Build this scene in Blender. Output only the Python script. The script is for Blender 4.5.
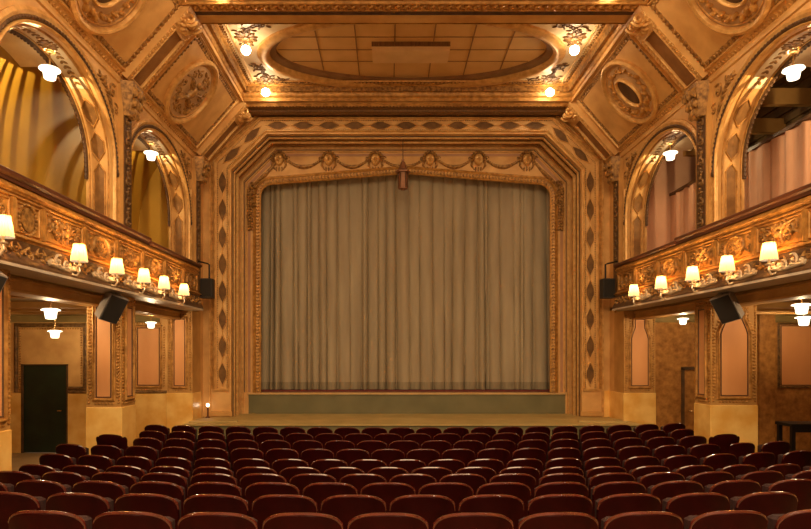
import bpy, math, random
from math import pi, sin, cos, tan, atan2, sqrt, radians
from mathutils import Vector, Matrix
from mathutils.geometry import tessellate_polygon

for o in list(bpy.data.objects):
    bpy.data.objects.remove(o)
S = bpy.context.scene
COL = S.collection
random.seed(7)

# ------------------------------------------------------------------ camera
CX, EYE, F = -0.46, 2.34, 590.0
cam = bpy.data.cameras.new('camera')
cam.sensor_width = 36.0
cam.lens = F / 811 * 36
cam.shift_x = (405.5 - 388) / 811
cam.shift_y = (354 - 264.5) / 811
cam.clip_start = 0.05
co = bpy.data.objects.new('camera', cam)
co.location = (CX, 0, EYE)
co.rotation_euler = (pi / 2, 0, 0)
COL.objects.link(co)
S.camera = co

# ------------------------------------------------------------------ world and exposure
w = bpy.data.worlds.new('World')
S.world = w
w.use_nodes = True
w.node_tree.nodes['Background'].inputs[0].default_value = (1.0, 0.76, 0.46, 1)
w.node_tree.nodes['Background'].inputs[1].default_value = 0.42
S.view_settings.view_transform = 'Standard'
S.view_settings.look = 'None'
S.view_settings.exposure = 0.55
S.view_settings.gamma = 1
S.view_settings.use_curve_mapping = False
WARM = (1.0, 0.74, 0.42)


def lamp(name, loc, power, r=0.05, col=WARM, kind='POINT', size=1.0, sizey=None, rot=(0, 0, 0)):
    l = bpy.data.lights.new(name, kind)
    l.energy = power
    l.color = col
    if kind == 'AREA':
        l.shape = 'RECTANGLE'
        l.size = size
        l.size_y = sizey or size
    else:
        l.shadow_soft_size = r
    o = bpy.data.objects.new(name, l)
    o.location = loc
    o.rotation_euler = rot
    COL.objects.link(o)
    return o


# large soft fill lights added to brighten the hall, overhead and behind the camera
lamp('fill_light', (0, -2.0, 7.6), 620, kind='AREA', size=7, sizey=3, rot=(radians(35), 0, 0))
lamp('fill_light', (0, 5.2, 8.2), 330, kind='AREA', size=6.5, sizey=2.5, rot=(0, 0, 0))

# ------------------------------------------------------------------ materials
def nodes_mat(name):
    m = bpy.data.materials.new(name)
    m.use_nodes = True
    nt = m.node_tree
    return m, nt, nt.nodes['Principled BSDF']


def mat(name, c1, c2=None, rough=0.6, metal=0.0, scale=6.0, bump=0.0, bscale=40.0, stretch=(1, 1, 1), coat=0.0, spec=0.5, contrast=(0.35, 0.65)):
    m, nt, b = nodes_mat(name)
    b.inputs['Roughness'].default_value = rough
    b.inputs['Metallic'].default_value = metal
    b.inputs['Specular IOR Level'].default_value = spec
    b.inputs['Coat Weight'].default_value = coat
    b.inputs['Coat Roughness'].default_value = 0.15
    tc = nt.nodes.new('ShaderNodeTexCoord')
    mp = nt.nodes.new('ShaderNodeMapping')
    mp.inputs['Scale'].default_value = stretch
    nt.links.new(tc.outputs['Object'], mp.inputs[0])
    if c2:
        n = nt.nodes.new('ShaderNodeTexNoise')
        n.inputs['Scale'].default_value = scale
        n.inputs['Detail'].default_value = 6
        nt.links.new(mp.outputs[0], n.inputs['Vector'])
        r = nt.nodes.new('ShaderNodeValToRGB')
        r.color_ramp.elements[0].position = contrast[0]
        r.color_ramp.elements[1].position = contrast[1]
        r.color_ramp.elements[0].color = (*c1, 1)
        r.color_ramp.elements[1].color = (*c2, 1)
        nt.links.new(n.outputs['Fac'], r.inputs[0])
        nt.links.new(r.outputs[0], b.inputs['Base Color'])
    else:
        b.inputs['Base Color'].default_value = (*c1, 1)
    if bump:
        n2 = nt.nodes.new('ShaderNodeTexNoise')
        n2.inputs['Scale'].default_value = bscale
        n2.inputs['Detail'].default_value = 4
        nt.links.new(mp.outputs[0], n2.inputs['Vector'])
        bp = nt.nodes.new('ShaderNodeBump')
        bp.inputs['Strength'].default_value = bump
        bp.inputs['Distance'].default_value = 0.02
        nt.links.new(n2.outputs['Fac'], bp.inputs['Height'])
        nt.links.new(bp.outputs[0], b.inputs['Normal'])
    return m


def emis(name, col, strength, trans=None):
    m = bpy.data.materials.new(name)
    m.use_nodes = True
    nt = m.node_tree
    nt.nodes.remove(nt.nodes['Principled BSDF'])
    out = nt.nodes['Material Output']
    e = nt.nodes.new('ShaderNodeEmission')
    e.inputs[0].default_value = (*col, 1)
    e.inputs[1].default_value = strength
    if trans:
        t = nt.nodes.new('ShaderNodeBsdfTranslucent')
        t.inputs[0].default_value = (*trans, 1)
        a = nt.nodes.new('ShaderNodeAddShader')
        nt.links.new(e.outputs[0], a.inputs[0])
        nt.links.new(t.outputs[0], a.inputs[1])
        nt.links.new(a.outputs[0], out.inputs[0])
    else:
        nt.links.new(e.outputs[0], out.inputs[0])
    return m


PL = mat('ochre_plaster', (.58, .300, .090), (.74, .430, .150), .55, 0, 2.5, .15, 60)
PLD = mat('tan_plaster', (.48, .235, .058), (.60, .32, .09), .6, 0, 2.5, .15, 60)
GOLD = mat('gilded_plaster', (.34, .15, .030), (.62, .31, .075), .4, .25, 9, .25, 70)
GOLDB = mat('bright_gilding', (.58, .30, .085), (.78, .46, .16), .35, .3, 9, .2, 70)
BRZ = mat('dark_gilded_relief', (.10, .045, .012), (.27, .135, .038), .5, .05, 14, .3, 60)
DKB = mat('dark_brown_paint', (.07, .032, .012), (.13, .06, .022), .5, 0, 6, .2, 50)
LOZ = mat('lozenge_inlay', (.12, .052, .012), (.20, .092, .022), .75, 0, 8, .2, 50)
RIBP = mat('brown_sunken_panel', (.26, .115, .035), (.36, .17, .055), .55, 0, 5, .2, 50)
TANI = mat('tan_inlay', (.20, .09, .024), (.30, .145, .042), .5, 0, 7, .2, 50)
MGOLD = mat('antique_gold_leafwork', (.16, .07, .016), (.50, .26, .07), .42, .2, 16, .3, 70)
BOXM = mat('light_tan_box', (.78, .52, .25), (.86, .60, .31), .6, 0, 3)
DISC = mat('pale_medallion_ground', (.50, .30, .14), (.62, .38, .19), .6, 0, 3, .15, 60)
DRK = mat('dark_armrest', (.010, .003, .0025), (.016, .005, .004), .6, 0, 6, spec=.1)
SOFS = mat('grey_cream_strip', (.50, .42, .34), (.58, .50, .42), .45, 0, 3)
SAL = mat('salmon_silk_panel', (.68, .29, .10), (.80, .38, .15), .6, 0, 1.3, .1, 90, stretch=(1, 1, .3))
MAUVE = mat('mauve_band', (.40, .20, .10), (.48, .25, .13), .6, 0, 3)
CREAM = mat('cream_painted_plaster', (.72, .52, .28), (.86, .68, .42), .5, 0, 3, .2, 50)
MARB = mat('honey_marble', (.80, .41, .085), (.94, .60, .19), .3, 0, 3.0, 0, 40, coat=.0)
MARD = mat('brown_marble', (.26, .10, .022), (.52, .24, .06), .3, 0, 9.0, 0, 40, coat=.2, contrast=(.3, .7))
WOODP = mat('brown_panel_wood', (.15, .07, .025), (.26, .13, .045), .4, 0, 5, .1, 40, stretch=(6, 6, .6))
FLOOR = mat('tan_floor', (.34, .22, .10), (.44, .29, .14), .5, 0, 2)
STAGE = mat('olive_stage_floor', (.42, .29, .095), (.52, .37, .135), .5, 0, 2.2, .1, 60)
STEPG = mat('grey_green_step', (.135, .12, .05), (.18, .155, .068), .6, 0, 1.5, .05, 60)
NOSE = mat('tan_nosing', (.52, .32, .12), (.62, .40, .17), .4, 0, 3)
GRN = mat('dark_green_door', (.008, .016, .007), (.014, .026, .011), .45, 0, 3)
LEA = mat('burgundy_seat_lacquer', (.016, .0006, .0006), (.030, .0013, .0012), .42, 0, 5, .05, 60, coat=.0, spec=.10)
RIM = mat('reddish_wood_rim', (.060, .008, .005), (.11, .016, .010), .20, 0, 9, 0, 60, coat=1.0)
FAB = mat('wine_upholstery', (.016, .0012, .0012), (.028, .002, .002), .8, 0, 12, .3, 120)
IRON = mat('black_iron', (.012, .010, .009), None, .5, .4)
BLK = mat('black_speaker_case', (.016, .013, .012), (.024, .02, .018), .6, 0, 5)
GREY = mat('grey_speaker_baffle', (.24, .20, .175), (.30, .25, .22), .4, 0, 5)
RED = mat('dark_red_border', (.10, .012, .01), (.14, .02, .015), .7, 0, 8)
RAILM = mat('red_brown_handrail', (.075, .022, .008), (.12, .036, .014), .45, 0, 6, stretch=(1, .2, 1))
BRASS = mat('brass', (.70, .46, .20), None, .25, .9)
SILV = mat('silvered_scroll', (.72, .56, .38), (.88, .74, .54), .25, .5, 12)
LANT = mat('copper_lantern', (.24, .10, .045), (.34, .15, .07), .45, .3, 8, .2, 60)
YWALL = mat('yellow_gallery_wall', (.46, .245, .020), (.56, .31, .032), .55, 0, 1.2)
PINK = mat('pink_drape_wall', (.62, .33, .19), (.70, .39, .24), .7, 0, 1.5)
SLAT = mat('dark_timber_slats', (.10, .06, .02), (.17, .10, .035), .5, 0, 5)
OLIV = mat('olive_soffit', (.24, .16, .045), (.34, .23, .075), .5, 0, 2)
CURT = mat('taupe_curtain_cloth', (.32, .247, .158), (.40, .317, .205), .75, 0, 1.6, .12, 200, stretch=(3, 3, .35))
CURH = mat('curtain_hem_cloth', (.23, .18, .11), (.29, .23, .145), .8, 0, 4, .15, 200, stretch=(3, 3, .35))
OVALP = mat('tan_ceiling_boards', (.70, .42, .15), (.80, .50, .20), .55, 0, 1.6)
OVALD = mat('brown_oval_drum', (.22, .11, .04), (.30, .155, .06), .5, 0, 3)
GLOBE = emis('lit_globe', (1, .78, .50), 42)
GLASS = emis('lit_pendant_glass', (1, .82, .55), 2.6)
SHADE = emis('lit_pleated_shade', (1, .74, .42), .40, trans=(.26, .165, .06))
SPOT = emis('tiny_lamp', (1, .8, .55), 6)


# ------------------------------------------------------------------ mesh builder
class MB:
    def __init__(s):
        s.v, s.f = [], []

    def add(s, vs, fs):
        n = len(s.v)
        s.v += [tuple(v) for v in vs]
        s.f += [tuple(i + n for i in f) for f in fs]

    def build(s, name, m, parent=None, smooth=False, kind=None, origin=None):
        me = bpy.data.meshes.new(name)
        vs = s.v
        if origin is not None:
            ox, oy, oz = origin
            vs = [(x - ox, y - oy, z - oz) for x, y, z in vs]
        me.from_pydata(vs, [], s.f)
        me.materials.append(m)
        me.validate()
        if smooth:
            me.shade_smooth()
            try:
                me.set_sharp_from_angle(angle=radians(40))
            except Exception:
                pass
        o = bpy.data.objects.new(name, me)
        if origin is not None and parent is None:
            o.location = origin
        COL.objects.link(o)
        if parent is not None:
            o.parent = parent
            # parts are modelled in world coordinates unless origin given
            if origin is None:
                o.matrix_parent_inverse = parent.matrix_basis.inverted()
        if kind:
            o['kind'] = kind
        return o


def thing(name, label, cat, loc=(0, 0, 0), rz=0, group=None):
    o = bpy.data.objects.new(name, None)
    o.empty_display_size = .1
    o.location = loc
    o.rotation_euler = (0, 0, rz)
    COL.objects.link(o)
    o['label'] = label
    o['category'] = cat
    if group:
        o['group'] = group
    return o


def tag(o, label, cat, group=None):
    o['label'] = label
    o['category'] = cat
    if group:
        o['group'] = group
    return o


def plane(org, u, v, n):
    org, u, v, n = Vector(org), Vector(u).normalized(), Vector(v).normalized(), Vector(n).normalized()
    return lambda a, b, h=0: org + u * a + v * b + n * h


def front(Y):       # a = x, b = z, h towards the audience
    return lambda a, b, h=0: Vector((a, Y - h, b))


def side(s, X):     # a = y, b = z, h towards the hall's centre
    return lambda a, b, h=0: Vector((s * (X - h), a, b))


def ceil_(Z):       # a = x, b = y, h downwards
    return lambda a, b, h=0: Vector((a, b, Z - h))


def box(m, x0, x1, y0, y1, z0, z1):
    m.add([(x0, y0, z0), (x1, y0, z0), (x1, y1, z0), (x0, y1, z0), (x0, y0, z1), (x1, y0, z1), (x1, y1, z1), (x0, y1, z1)],
          [(0, 3, 2, 1), (4, 5, 6, 7), (0, 1, 5, 4), (1, 2, 6, 5), (2, 3, 7, 6), (3, 0, 4, 7)])


def bbox(m, x0, x1, y0, y1, z0, z1, c=0.01):   # box with chamfered vertical and top edges
    pts = [(x0 + c, y0), (x1 - c, y0), (x1, y0 + c), (x1, y1 - c), (x1 - c, y1), (x0 + c, y1), (x0, y1 - c), (x0, y0 + c)]
    cx, cy = (x0 + x1) / 2, (y0 + y1) / 2
    def ring(z, k):
        return [(x - k * (1 if x > cx else -1), y - k * (1 if y > cy else -1), z) for x, y in pts]
    v = ring(z0, 0) + ring(z1 - c, 0) + ring(z1, c)
    f = [tuple(range(7, -1, -1)), tuple(range(16, 24))]
    for r in (0, 8):
        for i in range(8):
            j = (i + 1) % 8
            f.append((r + i, r + j, r + 8 + j, r + 8 + i))
    m.add(v, f)


def pbox(m, P, a0, a1, b0, b1, h0, h1):
    vs = [P(a, b, h) for h in (h0, h1) for a, b in ((a0, b0), (a1, b0), (a1, b1), (a0, b1))]
    m.add(vs, [(0, 3, 2, 1), (4, 5, 6, 7), (0, 1, 5, 4), (1, 2, 6, 5), (2, 3, 7, 6), (3, 0, 4, 7)])


def poly(m, P, outer, holes=(), h0=0.0, h1=None, sides=True):
    loops = [outer] + list(holes)
    flat = [p for l in loops for p in l]
    tris = tessellate_polygon([[Vector((a, b, 0)) for a, b in l] for l in loops])
    n = len(flat)
    if h1 is None:
        m.add([P(a, b, h0) for a, b in flat], tris)
        return
    vs = [P(a, b, h1) for a, b in flat] + [P(a, b, h0) for a, b in flat]
    fs = list(tris) + [tuple(i + n for i in reversed(t)) for t in tris]
    if sides:
        k = 0
        for l in loops:
            L = len(l)
            for i in range(L):
                j = (i + 1) % L
                fs.append((k + i, k + j, k + j + n, k + i + n))
            k += L
    m.add(vs, fs)


def normals2(path, closed):
    n = len(path)
    out = []
    for i in range(n):
        if closed:
            p0, p1, p2 = path[i - 1], path[i], path[(i + 1) % n]
        else:
            p0, p1, p2 = path[max(i - 1, 0)], path[i], path[min(i + 1, n - 1)]
        def d(a, b):
            x, y = b[0] - a[0], b[1] - a[1]
            l = sqrt(x * x + y * y)
            return (x / l, y / l) if l > 1e-9 else None
        d1, d2 = d(p0, p1), d(p1, p2)
        d1 = d1 or d2
        d2 = d2 or d1
        n1, n2 = (-d1[1], d1[0]), (-d2[1], d2[0])
        sx, sy = n1[0] + n2[0], n1[1] + n2[1]
        l2 = sx * sx + sy * sy
        k = 2 / l2 if l2 > .2 else 1
        out.append((sx * k, sy * k))
    return out


def mold(m, P, path, prof, closed=False):
    ns = normals2(path, closed)
    k = len(prof)
    vs = []
    for (a, b), (nx, ny) in zip(path, ns):
        for o, h in prof:
            vs.append(P(a + nx * o, b + ny * o, h))
    n = len(path)
    fs = []
    for i in range(n if closed else n - 1):
        j = (i + 1) % n
        for q in range(k - 1):
            fs.append((i * k + q, j * k + q, j * k + q + 1, i * k + q + 1))
    if not closed:
        fs.append(tuple(range(k)))
        fs.append(tuple(reversed(range((n - 1) * k, n * k))))
    m.add(vs, fs)


def rnd(wd, ht, n=6, base=0.0):      # half-round profile, width wd, height ht
    return [(-wd / 2, base)] + [(-cos(pi * i / n) * wd / 2, base + sin(pi * i / n) * ht) for i in range(1, n)] + [(wd / 2, base)]


def step(wd, ht):   # flat fillet profile
    return [(-wd / 2, 0), (-wd / 2, ht), (wd / 2, ht), (wd / 2, 0)]


def ogee(wd, ht):
    return [(-wd / 2, 0), (-wd / 2, ht * .35), (-wd * .3, ht * .45), (-wd * .15, ht), (wd * .05, ht), (wd * .15, ht * .55), (wd * .4, ht * .4), (wd / 2, 0)]


def shift(prof, o):
    return [(a + o, h) for a, h in prof]


def dome(m, P, a, b, ang, L, W, H, base=0.0, n=8):
    ca, sa = cos(ang), sin(ang)
    vs = []
    for k, hh in ((1.0, 0), (.72, .75)):
        for i in range(n):
            t = 2 * pi * i / n
            x, y = cos(t) * L / 2 * k, sin(t) * W / 2 * k
            vs.append(P(a + x * ca - y * sa, b + x * sa + y * ca, base + H * hh))
    vs.append(P(a, b, base + H))
    fs = [(i, (i + 1) % n, n + (i + 1) % n, n + i) for i in range(n)] + [(n + i, n + (i + 1) % n, 2 * n) for i in range(n)]
    m.add(vs, fs)


def walk(path, spacing, closed=False, start=None):
    pts = list(path) + ([path[0]] if closed else [])
    segs = []
    tot = 0
    for p, q in zip(pts, pts[1:]):
        l = sqrt((q[0] - p[0]) ** 2 + (q[1] - p[1]) ** 2)
        segs.append((p, q, l))
        tot += l
    n = max(1, round(tot / spacing))
    sp = tot / n
    t = sp / 2 if start is None else start
    res = []
    acc = 0
    for p, q, l in segs:
        while t <= acc + l + 1e-9 and len(res) < n and l > 1e-9:
            k = (t - acc) / l
            res.append((p[0] + (q[0] - p[0]) * k, p[1] + (q[1] - p[1]) * k, atan2(q[1] - p[1], q[0] - p[0])))
            t += sp
        acc += l
    return res


def beads(m, P, path, spacing, L, W, H, off=0.0, closed=False, tilt=0.0, base=0.0, n=6):
    for a, b, g in walk(path, spacing, closed):
        dome(m, P, a - sin(g) * off, b + cos(g) * off, g + tilt, L, W, H, base, n)


def leaves(m, P, path, spacing, L, W, H, off=0.0, closed=False, base=0.0):
    """a running leaf: pairs of slanting lobes"""
    for a, b, g in walk(path, spacing, closed):
        for sg in (1, -1):
            o = off + sg * W * .45
            dome(m, P, a - sin(g) * o, b + cos(g) * o, g + sg * .7, L, W, H, base, 6)


def tube2(m, P, pts, rad, H=None, seg=5, base=0.0):
    """a raised, tapering cord lying on the surface P"""
    n = len(pts)
    if not isinstance(rad, (list, tuple)):
        rad = [rad] * n
    ns = normals2(pts, False)
    vs = []
    for (a, b), (nx, ny), r in zip(pts, ns, rad):
        l = sqrt(nx * nx + ny * ny)
        nx, ny = nx / l, ny / l
        for i in range(seg + 1):
            t = pi * i / seg
            vs.append(P(a + nx * cos(t) * r, b + ny * cos(t) * r, base + sin(t) * r * (H or 1)))
    k = seg + 1
    fs = []
    for i in range(n - 1):
        for q in range(seg):
            fs.append((i * k + q, (i + 1) * k + q, (i + 1) * k + q + 1, i * k + q + 1))
    fs += [tuple(range(k)), tuple(range((n - 1) * k, n * k))]
    m.add(vs, fs)


def spiral(cx, cy, r, a0, turns, n=22, rmin=.12):
    out = []
    for i in range(n + 1):
        t = i / n
        rr = r * (1 - t * (1 - rmin))
        g = a0 + turns * 2 * pi * t
        out.append((cx + rr * cos(g), cy + rr * sin(g)))
    return out


def scroll(m, P, cx, cy, r, a0, turns, th, H=1.4, base=0.0):
    pts = spiral(cx, cy, r, a0, turns)
    n = len(pts)
    tube2(m, P, pts, [th * (1 - .55 * i / n) for i in range(n)], H, 4, base)
    dome(m, P, cx, cy, 0, th * 2.4, th * 2.4, th * 2.2, base, 6)


def tube3(m, pts, r, seg=8, cap=True):
    pts = [Vector(p) for p in pts]
    n = len(pts)
    rs = r if isinstance(r, (list, tuple)) else [r] * n
    prev = None
    vs = []
    for i, p in enumerate(pts):
        d = (pts[min(i + 1, n - 1)] - pts[max(i - 1, 0)]).normalized()
        if prev is None:
            up = Vector((0, 0, 1)) if abs(d.z) < .9 else Vector((1, 0, 0))
            u = d.cross(up).normalized()
        else:
            u = (prev - d * prev.dot(d)).normalized()
        prev = u
        v = d.cross(u)
        for k in range(seg):
            t = 2 * pi * k / seg
            vs.append(p + (u * cos(t) + v * sin(t)) * rs[i])
    fs = []
    for i in range(n - 1):
        for k in range(seg):
            j = (k + 1) % seg
            fs.append((i * seg + k, i * seg + j, (i + 1) * seg + j, (i + 1) * seg + k))
    if cap:
        fs += [tuple(reversed(range(seg))), tuple(range((n - 1) * seg, n * seg))]
    m.add(vs, fs)


def lathe(m, o, prof, seg=16, ripple=0.0, rn=0):
    ox, oy, oz = o
    vs = []
    for r, z in prof:
        for k in range(seg):
            t = 2 * pi * k / seg
            rr = r * (1 + (ripple * (1 if k % 2 else -1)))
            vs.append((ox + rr * cos(t), oy + rr * sin(t), oz + z))
    fs = []
    for i in range(len(prof) - 1):
        for k in range(seg):
            j = (k + 1) % seg
            fs.append((i * seg + k, i * seg + j, (i + 1) * seg + j, (i + 1) * seg + k))
    m.add(vs, fs)


def ellipse(cx, cy, ra, rb, n=64, rot=0.0):
    return [(cx + ra * cos(2 * pi * i / n) * cos(rot) - rb * sin(2 * pi * i / n) * sin(rot),
             cy + ra * cos(2 * pi * i / n) * sin(rot) + rb * sin(2 * pi * i / n) * cos(rot)) for i in range(n)]


def rect(a0, a1, b0, b1):
    return [(a0, b0), (a1, b0), (a1, b1), (a0, b1)]


def acanthus(m, P, cx, cy, wd, ht, rng, dens=1.0, H=1.5, th=.02, base=0.0):
    """mirrored scrolling foliage filling a panel wd x ht"""
    x, y = wd / 2, ht / 2
    for sg in (-1, 1):
        def Q(a, b, h=0, sg=sg):
            return P(cx + sg * a, cy + b, h)
        scroll(m, Q, x * .52, y * .18, min(x * .42, y * .55), -pi * .8, 1.25, th, H, base)
        scroll(m, Q, x * .40, -y * .48, min(x * .30, y * .36), pi * .9, -1.2, th * .9, H, base)
        tube2(m, Q, [(x * .05, -y * .9), (x * .15, -y * .4), (x * .12, 0), (x * .3, y * .6), (x * .75, y * .8)], [th * .9, th, th, th * .8, th * .4], H, 4, base)
        for i in range(int(9 * dens)):
            g = rng.random() * 2 * pi
            a = x * (.12 + .8 * rng.random())
            b = y * (rng.random() * 1.7 - .85)
            dome(m, Q, a, b, g, th * (3 + 2.5 * rng.random()), th * 1.7, th * 1.5, base, 6)
    dome(m, P, cx, cy - y * .05, pi / 2, ht * .34, wd * .13, th * 2.6, base, 8)
    for k in range(5):
        g = pi / 2 + (k - 2) * .5
        dome(m, P, cx + cos(g) * ht * .2, cy + y * .25 + sin(g) * ht * .12, g, ht * .2, th * 2, th * 1.8, base, 6)


def vine(m, P, path, spacing, r, th, rng=None, H=1.5, base=0.0):
    for i, (a, b, g) in enumerate(walk(path, spacing)):
        sg = 1 if i % 2 else -1
        o = sg * r * .35
        scroll(m, P, a - sin(g) * o, b + cos(g) * o, r, g + pi * (0 if sg > 0 else 1), 1.1 * sg, th, H, base)
        dome(m, P, a + cos(g) * spacing * .5, b + sin(g) * spacing * .5, g + .8 * sg, r * 1.1, th * 2.2, th * 2, base, 6)
        dome(m, P, a + sin(g) * o * 1.8, b - cos(g) * o * 1.8, g - .8 * sg, r * 1.0, th * 2.2, th * 2, base, 6)


ORD = ['first', 'second', 'third', 'fourth', 'fifth', 'sixth', 'seventh', 'eighth', 'ninth', 'tenth', 'eleventh', 'twelfth',
       'thirteenth', 'fourteenth', 'fifteenth', 'sixteenth', 'seventeenth', 'eighteenth', 'nineteenth', 'twentieth',
       'twenty-first', 'twenty-second']
SIDE = {-1: 'left', 1: 'right'}
WX = 5.1          # side wall faces
Z_RAIL, Z_BEAM, Z_CEIL = 7.10, 8.35, 8.68
BEAMS = [-0.70, 3.05, 6.80, 10.55]

# ------------------------------------------------------------------ floor, stage
def floor_z(y):
    return 0.0 if y > 8.0 else (8.0 - y) * .111


m = MB()
ys = [-3.0, 8.0, 14.5]
for i in range(2):
    a, b = ys[i], ys[i + 1]
    m.add([(-9.7, a, floor_z(a)), (9.7, a, floor_z(a)), (9.7, b, floor_z(b)), (-9.7, b, floor_z(b)),
           (-9.7, a, -.3), (9.7, a, -.3), (9.7, b, -.3), (-9.7, b, -.3)],
          [(0, 1, 2, 3), (7, 6, 5, 4), (0, 4, 5, 1), (1, 5, 6, 2), (2, 6, 7, 3), (3, 7, 4, 0)])
m.build('floor', FLOOR, kind='structure')

SZ = 0.763
st = thing('stage', 'low olive stage with a pale nosing running across in front of the curtain', 'stage', (0, 13.2, 0))
m = MB()
box(m, -5.03, 5.03, 13.84, 14.79, 0.002, SZ - .03)
box(m, -5.05, 5.22, 13.24, 13.84, 0.002, SZ - .03)
m.build('stage_front', STEPG, st)
m = MB()
poly(m, lambda a, b, h=0: Vector((a, b, SZ - .03 + h)), [(-5.07, 13.2), (5.24, 13.2), (5.24, 13.86), (5.05, 13.86), (5.05, 14.8), (4.39, 14.8), (4.39, 16.89), (-4.39, 16.89), (-4.39, 14.8), (-5.05, 14.8)], (), 0, .03)
m.build('stage_floor', STAGE, st)
m = MB()
for s in (-1, 1):
    poly(m, lambda a, b, h=0: Vector((a, b, SZ + h)), [(s * 5.0, 13.45), (s * 3.95, 13.62), (s * 3.95, 13.72), (s * 4.35, 14.2), (s * 5.0, 14.2)], (), .001, .035)
    m.build('side_tread', STAGE, st)
    m = MB()
sp = thing('curtain_step', 'grey-green raised step below the curtain, with a tan front edge', 'step', (0, 15.55, SZ))
m = MB()
box(m, -4.14, 4.22, 15.58, 16.88, SZ + .003, 1.27)
m.build('riser', STEPG, sp)
m = MB()
bbox(m, -4.17, 4.25, 15.54, 16.88, 1.272, 1.315, .008)
m.build('nosing', NOSE, sp)

# ------------------------------------------------------------------ curtain
def opening(n=10, grow=0.0):
    """outline of the stage opening (x,z), counter-clockwise from bottom left"""
    X, zs, zc, zt = 3.84 + grow, 6.52, 6.84 + grow, 7.12 + grow
    r = .34 + grow
    pts = [(-X, 1.0)]
    pts += [(-X + r - r * cos(t), zc - r + r * sin(t)) for t in [pi / 2 * i / n for i in range(n + 1)]]
    pts += [(0, zt)]
    pts += [(X - r + r * cos(t), zc - r + r * sin(t)) for t in [pi / 2 * (n - i) / n for i in range(n + 1)]]
    pts += [(X, 1.0)]
    return pts


m = MB()
box(m, -5.6, 5.6, 16.9, 17.0, 0.0, 8.7)  # unseen wall added to keep world light from leaking in behind the curtain
m.build('wall_light_block', DKB, kind='structure')
m = MB()
for s in (-1, 1):
    box(m, *sorted((s * 5.3, s * 5.4)), 15.6, 16.9, 0.0, 8.7)  # unseen side walls, added to block the same leak
m.build('wall_light_block_sides', DKB, kind='structure')
cu = thing('stage_curtain', 'tall closed taupe curtain hanging in soft pleats across the stage opening', 'curtain', (0, 16.1, 1.34))
rng = random.Random(3)
N = 640
xs = [-4.02 + 8.04 * i / N for i in range(N + 1)]
folds = []
x = -4.1
while x < 4.1:
    wd = rng.uniform(.10, .38)
    folds.append((x, wd, rng.uniform(.35, 1.0), rng.uniform(-.05, .05)))
    x += wd
def fold_y(x, t):
    """t 0 at hem, 1 at top"""
    y = 0
    for f0, wd, am, dr in folds:
        u = (x - (f0 + dr * (1 - t))) / wd
        if 0 <= u < 1:
            y = am * .17 * (sin(pi * u) ** .55) * (.55 + .6 * (1 - t))
            break
    return y + .03 * sin(x * 2.3 + t) + .012 * sin(x * 17 + 3 * t)


def curtain_mesh(z0, z1, rows, off=0):
    m = MB()
    vs = []
    for j in range(rows + 1):
        z = z0 + (z1 - z0) * j / rows
        t = (z - 1.36) / 6.0
        for x in xs:
            vs.append((x, 16.12 - off - fold_y(x, t), z))
    fs = []
    for j in range(rows):
        for i in range(N):
            a = j * (N + 1) + i
            fs.append((a, a + 1, a + N + 2, a + N + 1))
    m.add(vs, fs)
    return m


curtain_mesh(1.58, 7.4, 26).build('drape', CURT, cu, smooth=True)
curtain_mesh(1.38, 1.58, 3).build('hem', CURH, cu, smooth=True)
m = MB()
box(m, -4.0, 4.0, 15.93, 15.98, 1.316, 1.375)
tag(m.build('footlight_trough', RED), 'thin dark red strip lying along the foot of the taupe curtain', 'trim strip')

# ------------------------------------------------------------------ proscenium
def octo(X, zc, xt, zt, zb):
    """open path from bottom left up over the top to bottom right"""
    return [(-X, zb), (-X, zc), (-xt, zt), (xt, zt), (X, zc), (X, zb)]


PY = 14.8
zb_dark = 1.47
oct_in = octo(4.40, 6.96, 3.50, 7.86, SZ)
wf = MB()
P = front(PY)
poly(wf, P, [(-5.6, SZ), (-4.40, SZ), (-4.40, 6.96), (-3.5, 7.86), (3.5, 7.86), (4.40, 6.96), (4.40, SZ), (5.6, SZ), (5.6, 8.75), (-5.6, 8.75)], (), -.8, 0)
wf.build('wall_front', PL, kind='structure')
pr = thing('proscenium_arch', 'wide gilded stage frame with lozenge border around the curtain', 'stage frame', (0, PY, SZ))
# inner panel with the opening
m = MB()
P2 = front(15.6)
o_in = [(a, b) for a, b in opening()]
o_in[0] = (o_in[0][0], SZ)
o_in[-1] = (o_in[-1][0], SZ)
poly(m, P2, [(-4.6, SZ), *o_in, (4.6, SZ), (4.6, 8.1), (-4.6, 8.1)], (), -.06, 0)
m.build('inner_panel', PL, pr)
m = MB()
op = opening(10, .06)
op[0] = (op[0][0], 1.32)
op[-1] = (op[-1][0], 1.32)
mold(m, P2, op, [(-.09, 0), (-.09, .05), (-.05, .08), (.03, .09), (.07, .05), (.12, .04), (.14, 0)])
m.build('opening_moulding', GOLD, pr, True)
m = MB()
leaves(m, P2, op, .085, .085, .05, .028, -.01, base=.075)
m.build('leaf_carving', MGOLD, pr)
m = MB()
# stepped lines on the reveal and inner panel
for X, zc, xt, zt, pf, Pq in ((4.30, 6.90, 3.42, 7.78, step(.05, .05), P2), (4.20, 6.86, 3.38, 7.68, rnd(.03, .03), P2)):
    mold(m, Pq, octo(X, zc, xt, zt, 1.33 if X < 4.25 else SZ), pf)
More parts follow.
